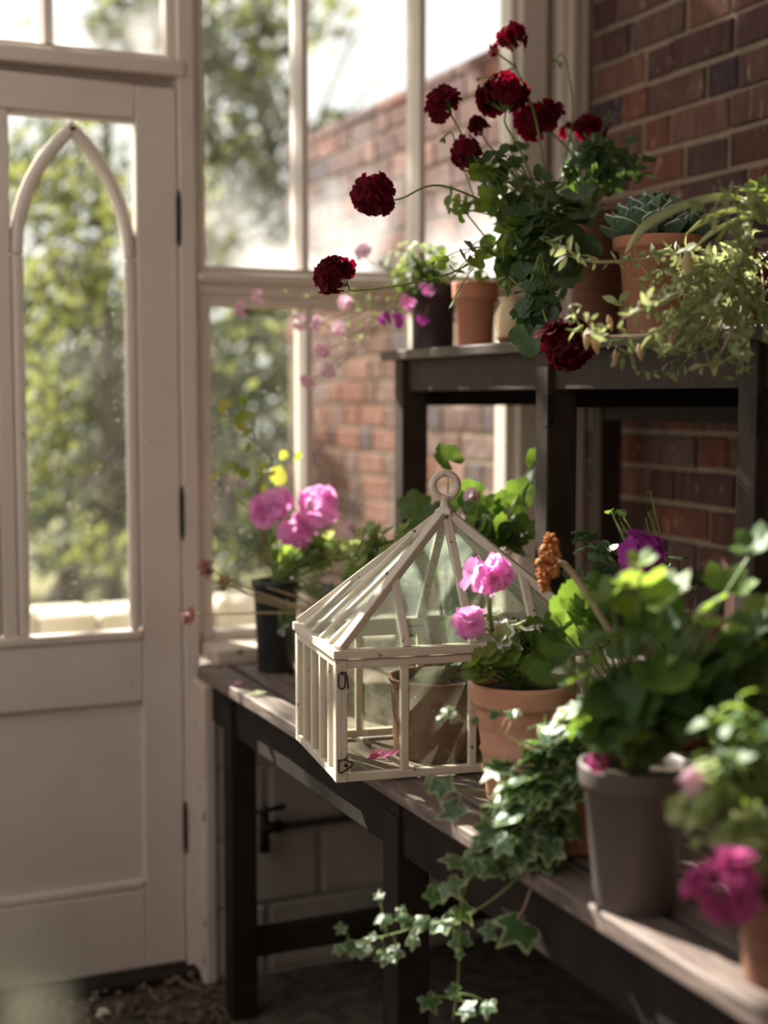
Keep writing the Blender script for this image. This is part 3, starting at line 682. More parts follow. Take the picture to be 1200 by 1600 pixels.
F_PINK = [floret([PINK], 6, .40, 1, s) for s in range(2)]+[floret([PINK], 5, .44, 2, 9)]
F_MAG = [floret([MAGENTA], 5, .45, 1, s) for s in range(3)]
F_ROSE = [floret([ROSE], 6, .42, 2, s) for s in range(2)]
F_PALE = [floret([PALEPINK], 5, .42, 1, s) for s in range(2)]
F_DRY = [floret([DRYRED], 5, .22, 1, s) for s in range(2)]

def pot(th, base, r0, r1, h, m, rim=.012, rimh=.03, lip=.004, bands=(), soil=True, wall=.006):
    "tapered flower pot on its base point; returns the rim centre"
    pr = [(0, 0), (r0, 0), (r0+.001, .003)]
    hb = h-rimh
    rb = lambda z: lerp(r0, r1-rim*.5, z/h)
    for z, d in sorted(bands): pr += [(rb(z-.006), z-.006), (rb(z)+d, z), (rb(z+.006), z+.006)]
    pr += [(rb(hb), hb), (r1-.001, hb+.003), (r1, hb+.008), (r1+lip*.3, h-.006), (r1+lip*.2, h-.001), (r1-.003, h), (r1-wall, h-.002), (r1-wall-.002, h-.012), (r1-wall-.004, h-.022)]
    b = MB(); b.lathe(pr, base, 32); b.build('pot', m, th, smooth=True)
    if soil:
        s = MB(); rr = r1-wall-.002; n = 20
        s.v.append((base.x, base.y, base.z+h-.012))
        for q in (.5, 1):
            for i in range(n):
                a = 2*math.pi*i/n; s.v.append((base.x+math.cos(a)*rr*q, base.y+math.sin(a)*rr*q, base.z+h-.015+U(-.003, .004)))
        for i in range(n): s.f.append((0, 1+i, 1+(i+1) % n)); s.f.append((1+i, 1+n+i, 1+n+(i+1) % n, 1+(i+1) % n))
        s.m = [0]*len(s.f); s.build('soil', SOIL, th, smooth=True)
    return base+V((0, 0, h-.012))

class Plant:
    def __init__(s, name, label, base, cat='potted plant', group=None):
        s.th = thing(name, label, cat, base, group); s.base = V(base); s.stems = {}; s.root = V(base)
    def stem(s, pts, r0, r1, m, n=6, sides=6):
        c = curve(pts, n); N = len(c)-1
        s.stems.setdefault(m.name, (m, MB()))[1].tube(c, [lerp(r0, r1, i/N) for i in range(N+1)], sides); return c
    def leaf(s, ms, pos, nrm, tip, size): return place('leaf', random.choice(ms), s.th, basis(pos, nrm, tip, size*U(.95, 1.05)))
    def clump(s, ms, px, py, t, rx, ry, rt, n, size, root=None, m=STEM, up=.6, sun=.35, jit=.5, stalk=.0013, inner=.45, droop=0, toward=.15, every=1):
        c = at(px, py, t); k = t/FPX; root = V(root if root is not None else s.root)
        for i in range(n):
            d = rdir(); q = U(inner, 1)
            p = c+RT*(d.x*rx*k*q)+UP*(d.y*ry*k*q)+FW*(d.z*rt*q)
            out = (p-c).normalized() if (p-c).length > 1e-4 else d
            nrm = out*.45+V((0, 0, up))+V((SUN_DIR.x, SUN_DIR.y, 0))*sun-FW*toward+rdir()*jit
            tip = (p-root); tip.z -= droop; tip = tip.normalized()+rdir()*.4
            sz = U(*size)
            s.leaf(ms, p, nrm, tip, sz)
            if stalk and i % every == 0:
                md = lerp(root, p, .55)+V((0, 0, .25*(p-root).length*U(0, .6)))+rdir()*.008
                s.stem([root+rdir()*.006, md, p], stalk*1.3, stalk, m, 3, 4)
    def head(s, ms, px, py, t, rpx, n, axis, stalk_pts, fs=None, m=STEM, r=.0022, flat=.75):
        "an umbel: stalk, then florets on short pedicels"
        c = at(px, py, t); R = rpx*t/FPX; axis = V(axis).normalized(); hub = c-axis*R*.75
        b = MB(); cv = curve(list(stalk_pts)+[hub], 6); b.tube(cv, [lerp(r, r*.7, i/(len(cv)-1)) for i in range(len(cv))], 6)
        pl = []
        sq = (U(.75, 1.15), U(.75, 1.15), U(.8, 1.1)); lump = rdir()
        for i in range(n):
            if random.random() < .14: continue
            z = 1-(i+.5)/n*1.35; ph = i*2.39996; q = math.sqrt(max(0, 1-z*z)); e = axis.orthogonal().normalized(); g = axis.cross(e)
            d = (axis*z*flat+e*math.cos(ph)*q+g*math.sin(ph)*q)+rdir()*.3
            d = V((d.x*sq[0], d.y*sq[1], d.z*sq[2]))+lump*.12
            p = c+d*R*U(.4, .8); pl.append((p, d)); b.tube([hub, lerp(hub, p, .5)+d*R*.05, p], r*.35, 4)
        o = b.build('flower_stalk', m, s.th, smooth=True)
        f = fs or R*.6
        for p, d in pl: place('floret', random.choice(ms), o, basis(p, d+rdir()*.35, rdir(), f*U(.8, 1.2)))
        return o
    def buds(s, px, py, t, pts, n=4, size=.006, m=STEM, bm=None):
        c = at(px, py, t); b = MB(); cv = curve(list(pts)+[c], 6); b.tube(cv, .0015, 6)
        o = b.build('flower_stalk', m, s.th, smooth=True)
        for i in range(n):
            d = (rdir()+V((0, 0, -.7))).normalized(); p = c+d*size*1.6; q = MB()
            q.tube([c, lerp(c, p, .5)], .0007, 4)
            q.tube([p-d*size, p-d*size*.4, p+d*size*.4, p+d*size*1.1], [.0008, size*.42, size*.4, .0006], 6); q.build('bud', bm or m, o, smooth=True)
    def done(s):
        for m, b in s.stems.values(): 
            o = b.build('stem', m, s.th, smooth=True); o['kind'] = 'stuff'
        return s.th
def stand_at(px, X, z): p = on_plane(px, 620, 0, X); return V((p.x, p.y, z))
def A(*q): return [at(*p) for p in q]
UPV = V((0, 0, 1))

# ================================================================ ON THE SHELF
# --- dark red trailing geranium in the tall brown pot
p = Plant('potted_geranium', 'dark red trailing geranium in a tall brown pot on the shelf', stand_at(930, 1.60, SZ))
p.root = pot(p.th, p.base, .045, .062, .275, TERRA_D)
R0 = p.root; hubp = at(850, 330, 2.66)
for k in range(3): p.stem([R0+rdir()*.01, at(890+U(-15, 15), 315, 2.8), hubp+rdir()*.03], .005, .003, STEM_B)
heads = [(797, 62, 2.66, 25, 11, [(858, 330, 2.68), (838, 190, 2.66), (806, 105, 2.66)]),
         (772, 76, 2.66, 12, 4, [(806, 105, 2.66)]),
         (692, 166, 2.60, 30, 15, [(790, 330, 2.62), (730, 225, 2.6)]),
         (787, 150, 2.60, 37, 20, [(850, 330, 2.66), (815, 240, 2.62), (790, 195, 2.6)]),
         (748, 198, 2.68, 21, 10, [(830, 310, 2.68), (770, 235, 2.68)]),
         (842, 188, 2.74, 35, 18, [(930, 280, 2.76), (880, 225, 2.75)]),
         (728, 240, 2.62, 27, 14, [(780, 320, 2.62), (750, 275, 2.62)]),
         (918, 198, 2.86, 26, 13, [(900, 300, 2.8), (915, 235, 2.85)]),
         (890, 205, 2.82, 17, 7, [(900, 300, 2.8)]),
         (588, 303, 2.48, 36, 22, [(800, 335, 2.6), (690, 290, 2.52), (630, 309, 2.49)]),
         (524, 432, 2.46, 33, 22, [(805, 330, 2.6), (770, 385, 2.54), (690, 432, 2.5), (560, 454, 2.46)]),
         (885, 542, 2.30, 40, 22, [(840, 420, 2.5), (850, 490, 2.4)])]
for (x, y, t, r, n, sp) in heads:
    ax = (at(x, y, t)-at(*sp[-1])).normalized()
    p.head(F_RED, x, y, t, r, n, ax*.8+rdir()*.2+UPV*.1, A(*sp), fs=r*t/FPX*.66)
p.buds(870, 96, 2.76, A((860, 330, 2.72), (893, 200, 2.76), (888, 110, 2.76), (876, 84, 2.76)), 6)
p.buds(950, 180, 2.86, A((945, 300, 2.82), (946, 220, 2.86)), 6)
p.buds(700, 322, 2.58, A((770, 385, 2.6), (730, 335, 2.58), (712, 312, 2.58)), 4)
p.buds(695, 213, 2.64, A((745, 320, 2.62), (716, 240, 2.63), (706, 208, 2.64)), 4)
p.buds(795, 432, 2.46, A((860, 490, 2.44), (820, 455, 2.45)), 7, .008)
p.buds(745, 123, 2.68, A((806, 105, 2.66), (770, 118, 2.67)), 1, .009)
p.clump(I_DARK, 850, 375, 2.66, 82, 105, .14, 120, (.022, .038), hubp, droop=.15, every=2)
p.clump(I_DARK, 945, 262, 2.78, 72, 42, .11, 42, (.02, .034), at(920, 330, 2.74), every=2)
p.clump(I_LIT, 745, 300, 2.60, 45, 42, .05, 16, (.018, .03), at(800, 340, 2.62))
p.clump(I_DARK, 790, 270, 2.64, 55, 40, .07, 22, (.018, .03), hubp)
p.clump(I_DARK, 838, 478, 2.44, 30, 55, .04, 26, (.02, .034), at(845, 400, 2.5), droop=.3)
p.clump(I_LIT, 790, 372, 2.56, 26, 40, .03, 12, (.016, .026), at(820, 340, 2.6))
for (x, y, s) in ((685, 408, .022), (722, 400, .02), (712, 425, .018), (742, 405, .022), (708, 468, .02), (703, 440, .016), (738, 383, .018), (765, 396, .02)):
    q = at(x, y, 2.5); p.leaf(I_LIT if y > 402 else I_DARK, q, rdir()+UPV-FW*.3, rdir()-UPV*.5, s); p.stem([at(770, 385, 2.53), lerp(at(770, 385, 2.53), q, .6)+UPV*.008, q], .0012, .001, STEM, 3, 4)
for (x, y, s) in ((985, 215, .02), (1000, 262, .022), (1010, 275, .028), (985, 245, .022)):
    q = at(x, y, 2.82); p.leaf(I_DARK, q, UPV+rdir()*.5-FW*.4, RT+rdir()*.3, s); p.stem([at(940, 300, 2.78), lerp(at(940, 300, 2.78), q, .5)+UPV*.012, q], .0014, .001, STEM, 3, 4)
q = at(828, 528, 2.37); p.leaf(I_DARK, q, -FW+UPV*.2+RT*-.2, -UPV, .036)
p.done()

# --- plain terracotta pot, cream jar, dark pot with pink trailer
p = Plant('terracotta_pot', 'plain orange terracotta pot beside the cream jar on the shelf', stand_at(742, 1.425, SZ))
p.root = pot(p.th, p.base, .036, .049, .14, TERRA, rim=.008, rimh=.04)
p.clump(I_LIT, 745, 425, 2.98, 20, 14, .02, 6, (.012, .018)); p.done()
cj = thing('cream_jar', 'small cream glazed jar half hidden by trailing leaves on the shelf', 'jar', stand_at(800, 1.40, SZ))
b = MB(); b.lathe([(0, 0), (.022, 0), (.03, .012), (.034, .04), (.033, .065), (.026, .08), (.025, .088), (.03, .093), (.026, .094), (.021, .086), (.02, .05)], ORG[cj.name], 28); b.build('body', CREAMPOT, cj, smooth=True)
b = MB(); b.lathe([(.0225, -.0005), (.031, .011), (.0335, .013), (.0325, .015)], ORG[cj.name], 28); b.build('foot_band', TERRA_D, cj, smooth=True)

p = Plant('trailing_bacopa', 'pink flowered trailer with small leaves in a dark pot at the shelf end', stand_at(676, 1.425, SZ))
p.root = pot(p.th, p.base, .047, .055, .15, DARKPOT)
rt = p.root; T = rt-CAM; tt = T.dot(FW)
p.clump(O_PALE, 660, 405, tt, 68, 30, .06, 70, (.012, .02), rt, every=2, inner=.3)
p.clump(O_MID, 665, 420, tt, 62, 38, .07, 100, (.014, .024), rt, every=3, inner=.1)
p.clump(O_MID, 640, 455, tt-.03, 40, 40, .05, 50, (.012, .02), rt, every=2, inner=.1)
pal = [(402, 460, 13), (378, 482, 14), (540, 472, 12), (470, 505, 12), (527, 513, 12), (497, 507, 10), (503, 546, 12), (514, 580, 12), (480, 594, 12), (568, 392, 11)]
for i, (x, y, r) in enumerate(pal):
    t = tt-.10+.03*math.sin(i*2.1)
    mid = (lerp(645, x, .5)+8, lerp(430, y, .5)+14, t+.02)
    ax = (at(x, y, t)-at(*mid)).normalized()
    p.head(F_PALE, x, y, t, r, 6, ax+UPV*.2, [rt+RT*-.02, at(*mid), at(lerp(645, x, .85), lerp(430, y, .85)+12, t)], fs=.0135, m=STEM_PINK, r=.0014)
    for k in range(7):
        f = U(.35, .9); q = at(lerp(645, x, f)+U(-8, 8), lerp(430, y, f)+U(2, 16), t+U(-.01, .01)); p.leaf(O_PALE, q, rdir()+UPV, rdir(), U(.009, .016))
for (x, y, r) in ((668, 452, 12), (638, 474, 14), (622, 500, 14), (660, 496, 12), (600, 498, 11)):
    p.head(F_MAG if y > 480 else F_PINK, x, y, tt-.09, r, 7, -FW+UPV*.3, [rt+rdir()*.02, at(x+8, y-10, tt-.06)], fs=.011, r=.0012)
p.done()

# --- succulent
p = Plant('potted_succulent', 'white edged green rosette succulent in a terracotta pot on the shelf', stand_at(1026, 1.50, SZ))
zt = on_plane(1026, 372, 0, 1.50).z-SZ
p.root = pot(p.th, p.base, .052, .082, zt, TERRA, rim=.016, rimh=.024)
def suc_leaf():
    b = MB(); pr = [(0, .2, .1), (.35, .34, .16), (.68, .34, .12), (.88, .2, .06), (1.0, .015, .02)]
    for y, w_, th in pr:
        z = .1*y*y
        b.v += [(-w_, y, z+.1), (-w_*.93, y, z+.05+th*.2), (0, y, z+.0+th*.3), (w_*.93, y, z+.05+th*.2), (w_, y, z+.1), (0, y, z-th)]
    for i in range(4):
        for j in range(6):
            b.f.append((i*6+j, i*6+(j+1) % 6, (i+1)*6+(j+1) % 6, (i+1)*6+j)); b.m.append(1 if j in (0, 3) else 0)
    return b.mesh('leaf', [SUC_IN, SUC_RIM], smooth=False)
SL = suc_leaf()
for c0, R_, n in ((p.root+RT*-.012, .095, 50), (p.root+RT*.05-FW*.01, .07, 26)):
    for i in range(n):
        f = i/n; a = i*2.39996; el = lerp(.2, 1.4, f); d = V((math.cos(a)*math.cos(el), math.sin(a)*math.cos(el), math.sin(el)))
        pos = c0+V((math.cos(a), math.sin(a), 0))*R_*.3*(1-f)+UPV*(.008+.02*f)
        nr = V((-math.cos(a)*math.sin(el), -math.sin(a)*math.sin(el), math.cos(el)))
        place('leaf', SL, p.th, basis(pos, nr, d, R_*lerp(.8, .66, f)*U(.92, 1.08)))
p.done()

# --- wispy plant spilling off the right end of the shelf
p = Plant('wispy_trailing_plant', 'wispy olive green plant with papery pods spilling off the shelf', stand_at(1165, 1.47, SZ))
p.root = pot(p.th, p.base, .05, .07, .12, TERRA_D)
R0 = p.root
sprays = [((880, 385), (930, 410), (1040, 400)), ((845, 372), (905, 405), (1000, 405)), ((890, 480), (930, 530), (1030, 525)), ((915, 500), (945, 525), (1050, 520)), ((960, 560), (1000, 545), (1080, 520)),
          ((995, 580), (1060, 575), (1130, 520)), ((1080, 575), (1120, 560), (1150, 500)), ((1010, 470), (1050, 450), (1100, 420)), ((960, 470), (1010, 480), (1080, 450)), ((1030, 500), (1060, 495), (1110, 470)),
          ((1130, 300), (1150, 320), (1160, 380)), ((1185, 280), (1180, 320), (1170, 380)), ((1060, 420), (1090, 415), (1130, 400)), ((1150, 590), (1160, 550), (1165, 480)), ((1100, 330), (1130, 340), (1160, 390)), ((1200, 520), (1195, 480), (1190, 420)), ((1000, 440), (1050, 430), (1100, 410)), ((1040, 550), (1080, 530), (1120, 480)), ((1090, 480), (1110, 460), (1140, 430)), ((1120, 540), (1130, 510), (1150, 460))]
for k in range(26):
    x, y = U(960, 1200), U(400, 590); sprays.append(((x, y), (lerp(x, 1165, .3), lerp(y, 440, .3)-8), (lerp(x, 1165, .6), lerp(y, 420, .6)-12)))
for i, sp in enumerate(sprays):
    ts = 2.0+.1*math.sin(i*1.7); tr = (R0-CAM).dot(FW)
    pts = [R0+rdir()*.02, at(lerp(sp[2][0], 1165, .4), sp[2][1]-10, lerp(tr, ts, .6)), at(*sp[2], ts+.03), at(*sp[1], ts), at(*sp[0], ts-.02)]
    for q in pts[1:4]:
        if q.x > 1.31 and q.z < SZ+.015: q.z = SZ+.015
    c = p.stem(pts, .0021, .0009, STEM if i % 3 else STEM_DRY, 8, 5)
    for k in range(9, len(c)):
        for q in range(2):
            if random.random() < (.42 if i < 20 else .6): continue
            d = (rdir()+UPV*.2).normalized(); p.leaf(O_OLIVE, c[k]+d*.002, rdir()+UPV*.6, d, U(.013, .027))
# papery pods
for (x, y, s) in ((917, 530, .016), (930, 535, .018), (961, 560, .012), (953, 505, .012), (1075, 415, .022), (1000, 480, .014), (1050, 530, .016), (1085, 470, .014), (1000, 550, .013)):
    c = at(x, y, 2.0); d = (-UPV+rdir()*.4).normalized(); b = MB()
    b.tube([c-d*s, c-d*s*.4, c+d*s*.3, c+d*s], [.001, s*.38, s*.34, .001], 7); b.build('pod', PODC, p.th, smooth=True)
def strap(pl, pts, wd):
    c = curve(A(*pts), 8); b = MB(); n = len(c)
    for i, q in enumerate(c):
        d = (c[min(i+1, n-1)]-c[max(i-1, 0)]).normalized(); sd = d.cross(-FW+UPV*.6).normalized(); f = wd*min(1, .35+2*i/n, 3.2*(1-i/n)+.05)
        nn = sd.cross(d); b.v += [tuple(q-sd*f+nn*f*.5), tuple(q), tuple(q+sd*f+nn*f*.5), tuple(q-nn*.0012)]
    for i in range(n-1):
        for j in range(4): b.f.append((i*4+j, i*4+(j+1) % 4, (i+1)*4+(j+1) % 4, (i+1)*4+j)); b.m.append(0)
    b.build('strap_leaf', STRAP, pl.th, smooth=True)
strap(p, ((1200, 340, 2.1), (1150, 312, 2.06), (1080, 320, 2.02), (1010, 355, 1.98), (978, 395, 1.96)), .0085)
strap(p, ((1205, 345, 2.12), (1160, 330, 2.1), (1110, 342, 2.06), (1072, 366, 2.04)), .006)
strap(p, ((1210, 350, 2.1), (1170, 340, 2.05), (1120, 360, 2.02), (1080, 392, 2.0)), .004)
for k in range(16):
    a = U(-.9, 1.2); p.leaf([O_YEL[1], O_OLIVE[1]], at(1195+U(-8, 14), 330+U(-20, 20), 2.05+U(-.04, .04)), rdir()-FW, RT*math.sin(a)-RT*.4+UPV*math.cos(a), U(.035, .06))
p.done()
# ================================================================ ON THE BENCH
# --- pink geranium in a black pot by the window
p = Plant('potted_geranium', 'pink geranium with withered side stems in a black pot by the window', stand_at(432, 1.05, BZ))
p.base = on_plane(432, 1046, 2, BZ); p.th.location = p.base; ORG[p.th.name] = p.base.copy()
tb = (p.base-CAM).dot(FW)
p.root = pot(p.th, p.base, .040, .053, .20, BLACKPOT, rim=.006, rimh=.022)
R0 = p.root
for (x, y, r, n, sp) in ((412, 802, 36, 12, [(425, 870), (420, 830)]), (437, 788, 20, 7, [(440, 870), (440, 820)]), (500, 790, 30, 10, [(490, 860), (500, 820)]), (467, 832, 38, 12, [(470, 880), (470, 860)])):
    p.head(F_PINK, x, y, tb-.03, r, n, UPV*.6-FW*.5+rdir()*.2, [R0+rdir()*.015]+[at(a, b_, tb-.02) for a, b_ in sp], fs=.027)
p.clump(G_BRIGHT, 475, 862, tb, 62, 34, .06, 42, (.016, .028), R0)
p.clump(G_PALE, 525, 862, tb-.03, 62, 30, .05, 26, (.014, .022), R0)
p.clump(O_SILV, 520, 935, tb-.05, 52, 42, .05, 70, (.014, .024), R0, every=2, inner=.1)
p.clump(O_SILV, 452, 985, tb-.07, 26, 14, .02, 12, (.014, .02), R0)
for tip, mid in (((322, 888), (400, 925)), ((345, 912), (410, 935)), ((290, 960), (400, 958)), ((418, 918), (470, 935)), ((400, 938), (450, 950))):
    e = at(*tip, tb-.12); c = p.stem([R0+RT*.06, at(500, 952, tb-.08), at(*mid, tb-.1), e], .0024, .0018, STEM_DRY)
    if tip[0] < 360:
        b = MB(); b.tube([e, e+(c[-1]-c[-2]).normalized()*.01], .002, 5); o = b.build('flower_stalk', STEM_DRY, p.th)
        for k in range(9): place('floret', random.choice(F_DRY), o, basis(e+rdir()*.014, rdir(), rdir(), U(.009, .014)))
# leggy twig with yellowing leaves
tw = p.stem([R0, at(410, 840, tb), at(405, 760, tb), at(425, 720, tb+.01), at(400, 690, tb), at(392, 650, tb)], .003, .0012, STEM_B)
p.stem([at(398, 800, tb), at(370, 780, tb), at(330, 745, tb)], .002, .001, STEM_B); p.stem([at(425, 720, tb+.01), at(440, 700, tb), at(462, 712, tb)], .0016, .001, STEM_B)
p.stem([at(398, 690, tb), at(370, 660, tb), at(355, 632, tb)], .0016, .0008, STEM_B)
for (x, y, s) in ((350, 745, .022), (335, 748, .016), (375, 735, .028), (392, 740, .03), (365, 730, .022), (415, 730, .026), (430, 745, .045), (440, 735, .045), (418, 765, .03), (448, 712, .02), (468, 712, .022), (385, 770, .018), (372, 780, .016), (395, 680, .02), (382, 650, .026), (360, 632, .03), (375, 625, .024), (400, 655, .03), (388, 700, .018), (368, 665, .024), (352, 650, .02)):
    p.leaf(O_YEL, at(x, y-8, tb+U(-.015, .015)), -FW*.6+UPV*.4+rdir()*.6, -UPV*.6+RT*U(-.8, .8)+rdir()*.3, s*1.25)
p.done()

# --- pale-leaved geranium and big-leaved geranium behind the cloche
p = Plant('potted_geranium', 'pale green leaved geranium behind the left slope of the cloche', V((1.06, 2.66, BZ)))
p.root = pot(p.th, p.base, .04, .056, .125, TERRA); t0 = (p.root-CAM).dot(FW)
p.clump(G_PALE, 615, 852, t0-.08, 75, 40, .05, 46, (.016, .028), p.root)
p.clump(G_BRIGHT, 600, 895, t0-.06, 80, 40, .06, 34, (.018, .03), p.root)
p.head(F_ROSE, 652, 905, t0-.05, 24, 10, -FW+UPV*.4, [p.root, at(650, 930, t0-.04)])
p.head(F_PALE, 548, 826, t0-.05, 12, 4, -RT+UPV, [p.root, at(590, 850, t0-.05)], fs=.012)
p.done()
p = Plant('potted_geranium', 'large leaved dark green geranium behind the ring of the cloche', V((1.24, 2.50, BZ)))
p.root = pot(p.th, p.base, .045, .065, .14, TERRA_D); t0 = (p.root-CAM).dot(FW)
for (x, y, s, lit) in ((700, 718, .036, 0), (648, 790, .04, 0), (690, 800, .03, 0), (735, 770, .034, 1), (760, 800, .042, 0), (795, 790, .046, 1), (830, 755, .04, 0), (812, 772, .036, 1), (835, 720, .03, 0), (780, 840, .045, 0), (745, 835, .04, 1), (815, 830, .04, 0), (720, 790, .03, 1), (665, 815, .036, 1)):
    q = at(x, y, t0-.06+U(-.04, .04)); p.leaf(G_MID if lit or x < 720 else G_MID, q, UPV*.3-FW*.9+rdir()*.55, (q-p.root).normalized()+rdir()*.5, s)
    p.stem([p.root+rdir()*.01, lerp(p.root, q, .5)+UPV*.02, q], .0024, .0016, STEM, 4)
p.clump(G_MID, 765, 845, t0-.03, 75, 42, .06, 28, (.026, .04), p.root)
p.head(F_PALE, 741, 775, t0-.08, 11, 5, UPV, [p.root, at(745, 800, t0-.08)], fs=.014)
p.done()

# --- brown pot inside the cloche
ip = L3(.215, .155, 0); ip.z = BZ
p = Plant('potted_seedling', 'wide brown pot of leafy seedlings inside the glass cloche', ip)
p.root = pot(p.th, ip, .073, .082, .132, TERRA_D, rim=.004, rimh=.012); t0 = (p.root-CAM).dot(FW)
p.clump(G_MID, 700, 1040, t0, 55, 26, .045, 20, (.014, .024), p.root)
p.clump(G_BRIGHT, 720, 975, t0+.02, 40, 34, .03, 10, (.014, .022), p.root)
p.done()

# --- front terracotta pot
fp = on_plane(808, 1250, 2, BZ); fp = V((1.035, 1.835, BZ))
p = Plant('potted_geranium', 'pink geranium in a banded pale terracotta pot before the cloche', fp)
p.root = pot(p.th, fp, .052, .079, .178, TERRA_P, rim=.012, rimh=.036, lip=.004, bands=((.045, .003), (.075, .003), (.128, .0025))); t0 = (p.root-CAM).dot(FW)
p.head(F_PINK, 752, 898, t0-.03, 28, 8, UPV*.6-FW*.4-RT*.2, [p.root+rdir()*.01, at(772, 1000, t0-.02), at(762, 940, t0-.03)], fs=.027)
p.head(F_PINK, 775, 900, t0-.03, 20, 6, UPV*.5-FW*.6+RT*.3, [p.root+rdir()*.01, at(775, 1000, t0-.02), at(766, 940, t0-.03)], fs=.022)
p.head(F_PINK, 735, 973, t0-.05, 24, 6, -RT*.6+UPV*.4-FW*.4, [p.root+rdir()*.01, at(790, 1020, t0-.03), at(762, 985, t0-.05)], fs=.022)
p.clump(G_BRIGHT, 795, 1030, t0-.02, 62, 26, .05, 34, (.014, .024), p.root)
p.clump(G_VAR, 792, 985, t0-.03, 38, 26, .03, 12, (.014, .022), p.root)
p.clump(G_BRIGHT, 745, 1052, t0-.05, 26, 14, .02, 10, (.012, .02), p.root)
p.clump(G_MID, 830, 1000, t0, 40, 36, .04, 16, (.014, .024), p.root)
p.done()

# --- orange seed-headed plant behind
p = Plant('orange_headed_plant', 'round leaved plant with one rusty orange withered flower head', V((1.17, 1.73, BZ)))
p.root = pot(p.th, p.base, .045, .06, .12, TERRA); t0 = (p.root-CAM).dot(FW)
sp = A((985, 1040, t0-.05), (958, 995, t0-.08), (915, 925, t0-.1), (886, 886, t0-.1), (872, 880, t0-.1))
p.stem([p.root]+sp, .006, .0045, STEM_DRY, 6, 8)
b = MB()
for i in range(150):
    f = random.random(); c = at(lerp(852, 862, f)+U(-18, 18)*math.sin(.35+2.5*f), lerp(922, 836, f), t0-.1+U(-.018, .018)*math.sin(.4+2.4*f)); d = rdir(); s = U(.003, .0055)
    b.tube([c-d*s, c-d*s*.5, c+d*s*.6, c+d*s*1.2], [.0008, s*.7, s*.7, .0006], 5)
o = b.build('flower_head', ORANGE, p.th, smooth=True); o['label'] = 'rusty orange withered flower head'; o['kind'] = 'stuff'
for (x, y, s) in ((885, 955, .035), (915, 930, .025), (935, 915, .03), (890, 935, .028), (925, 960, .03), (950, 940, .026), (900, 985, .03), (870, 975, .024), (945, 975, .028), (970, 920, .026), (930, 1000, .03), (865, 1005, .024)):
    q = at(x, y, t0-.06+U(-.03, .03)); p.leaf(G_MID, q, UPV*.5-FW*.8+rdir()*.5, (q-p.root).normalized()+rdir()*.5, s); p.stem([p.root+rdir()*.01, lerp(p.root, q, .5)+UPV*.01, q], .0018, .0013, STEM, 3, 5)
p.done()

# --- magenta geranium under the stand
p = Plant('potted_geranium', 'magenta geranium in the shade beneath the plant stand', V((1.46, 2.02, BZ)))
p.root = pot(p.th, p.base, .045, .06, .12, TERRA_D); t0 = (p.root-CAM).dot(FW)
p.head(F_MAG, 1003, 862, t0-.12, 40, 20, UPV*.6-FW*.6, [p.root, at(1000, 950, t0-.1), at(1003, 900, t0-.12)], fs=.024)
p.clump(I_DARK, 930, 880, t0, 45, 60, .05, 18, (.016, .026), p.root)
p.clump(O_MID, 985, 800, t0+.05, 55, 40, .04, 8, (.014, .022), p.root)
p.clump(I_DARK, 1040, 900, t0-.05, 60, 35, .05, 20, (.018, .028), p.root)
p.done()

# --- taupe pot with big bright leaves
gp = on_plane(990, 1412, 2, BZ)
p = Plant('potted_geranium', 'big bright leaved geranium in a taupe plastic pot on the bench', gp)
p.root = pot(p.th, gp, .046, .066, .172, GREYPOT, rim=.008, rimh=.03); t0 = (p.root-CAM).dot(FW)
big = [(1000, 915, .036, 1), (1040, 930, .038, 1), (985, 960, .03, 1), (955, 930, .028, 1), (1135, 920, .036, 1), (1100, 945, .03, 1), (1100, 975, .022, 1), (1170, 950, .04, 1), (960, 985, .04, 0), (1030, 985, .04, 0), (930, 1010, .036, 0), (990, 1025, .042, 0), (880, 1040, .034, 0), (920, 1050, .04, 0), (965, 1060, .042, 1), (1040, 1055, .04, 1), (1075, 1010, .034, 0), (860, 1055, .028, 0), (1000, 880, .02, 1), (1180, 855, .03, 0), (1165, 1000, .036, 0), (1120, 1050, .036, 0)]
for (x, y, s, lit) in big:  # lit leaves get the brighter material, sunlight put into leaf colour
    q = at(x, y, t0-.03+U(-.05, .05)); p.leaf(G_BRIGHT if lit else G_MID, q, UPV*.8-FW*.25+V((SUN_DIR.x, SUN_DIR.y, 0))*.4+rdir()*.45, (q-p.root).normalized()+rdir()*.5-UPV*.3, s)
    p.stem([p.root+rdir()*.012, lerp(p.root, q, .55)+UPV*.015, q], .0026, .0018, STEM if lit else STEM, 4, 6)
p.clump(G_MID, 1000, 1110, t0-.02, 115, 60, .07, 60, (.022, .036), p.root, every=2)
p.clump(G_MID, 1120, 1080, t0, 90, 80, .08, 55, (.022, .036), p.root, every=2)
p.clump(O_MID, 1130, 1020, t0-.03, 80, 60, .05, 26, (.016, .026), p.root, every=2)
p.head(F_ROSE, 935, 1192, t0-.06, 18, 6, UPV-FW, [p.root, at(950, 1200, t0-.05)])
p.done()

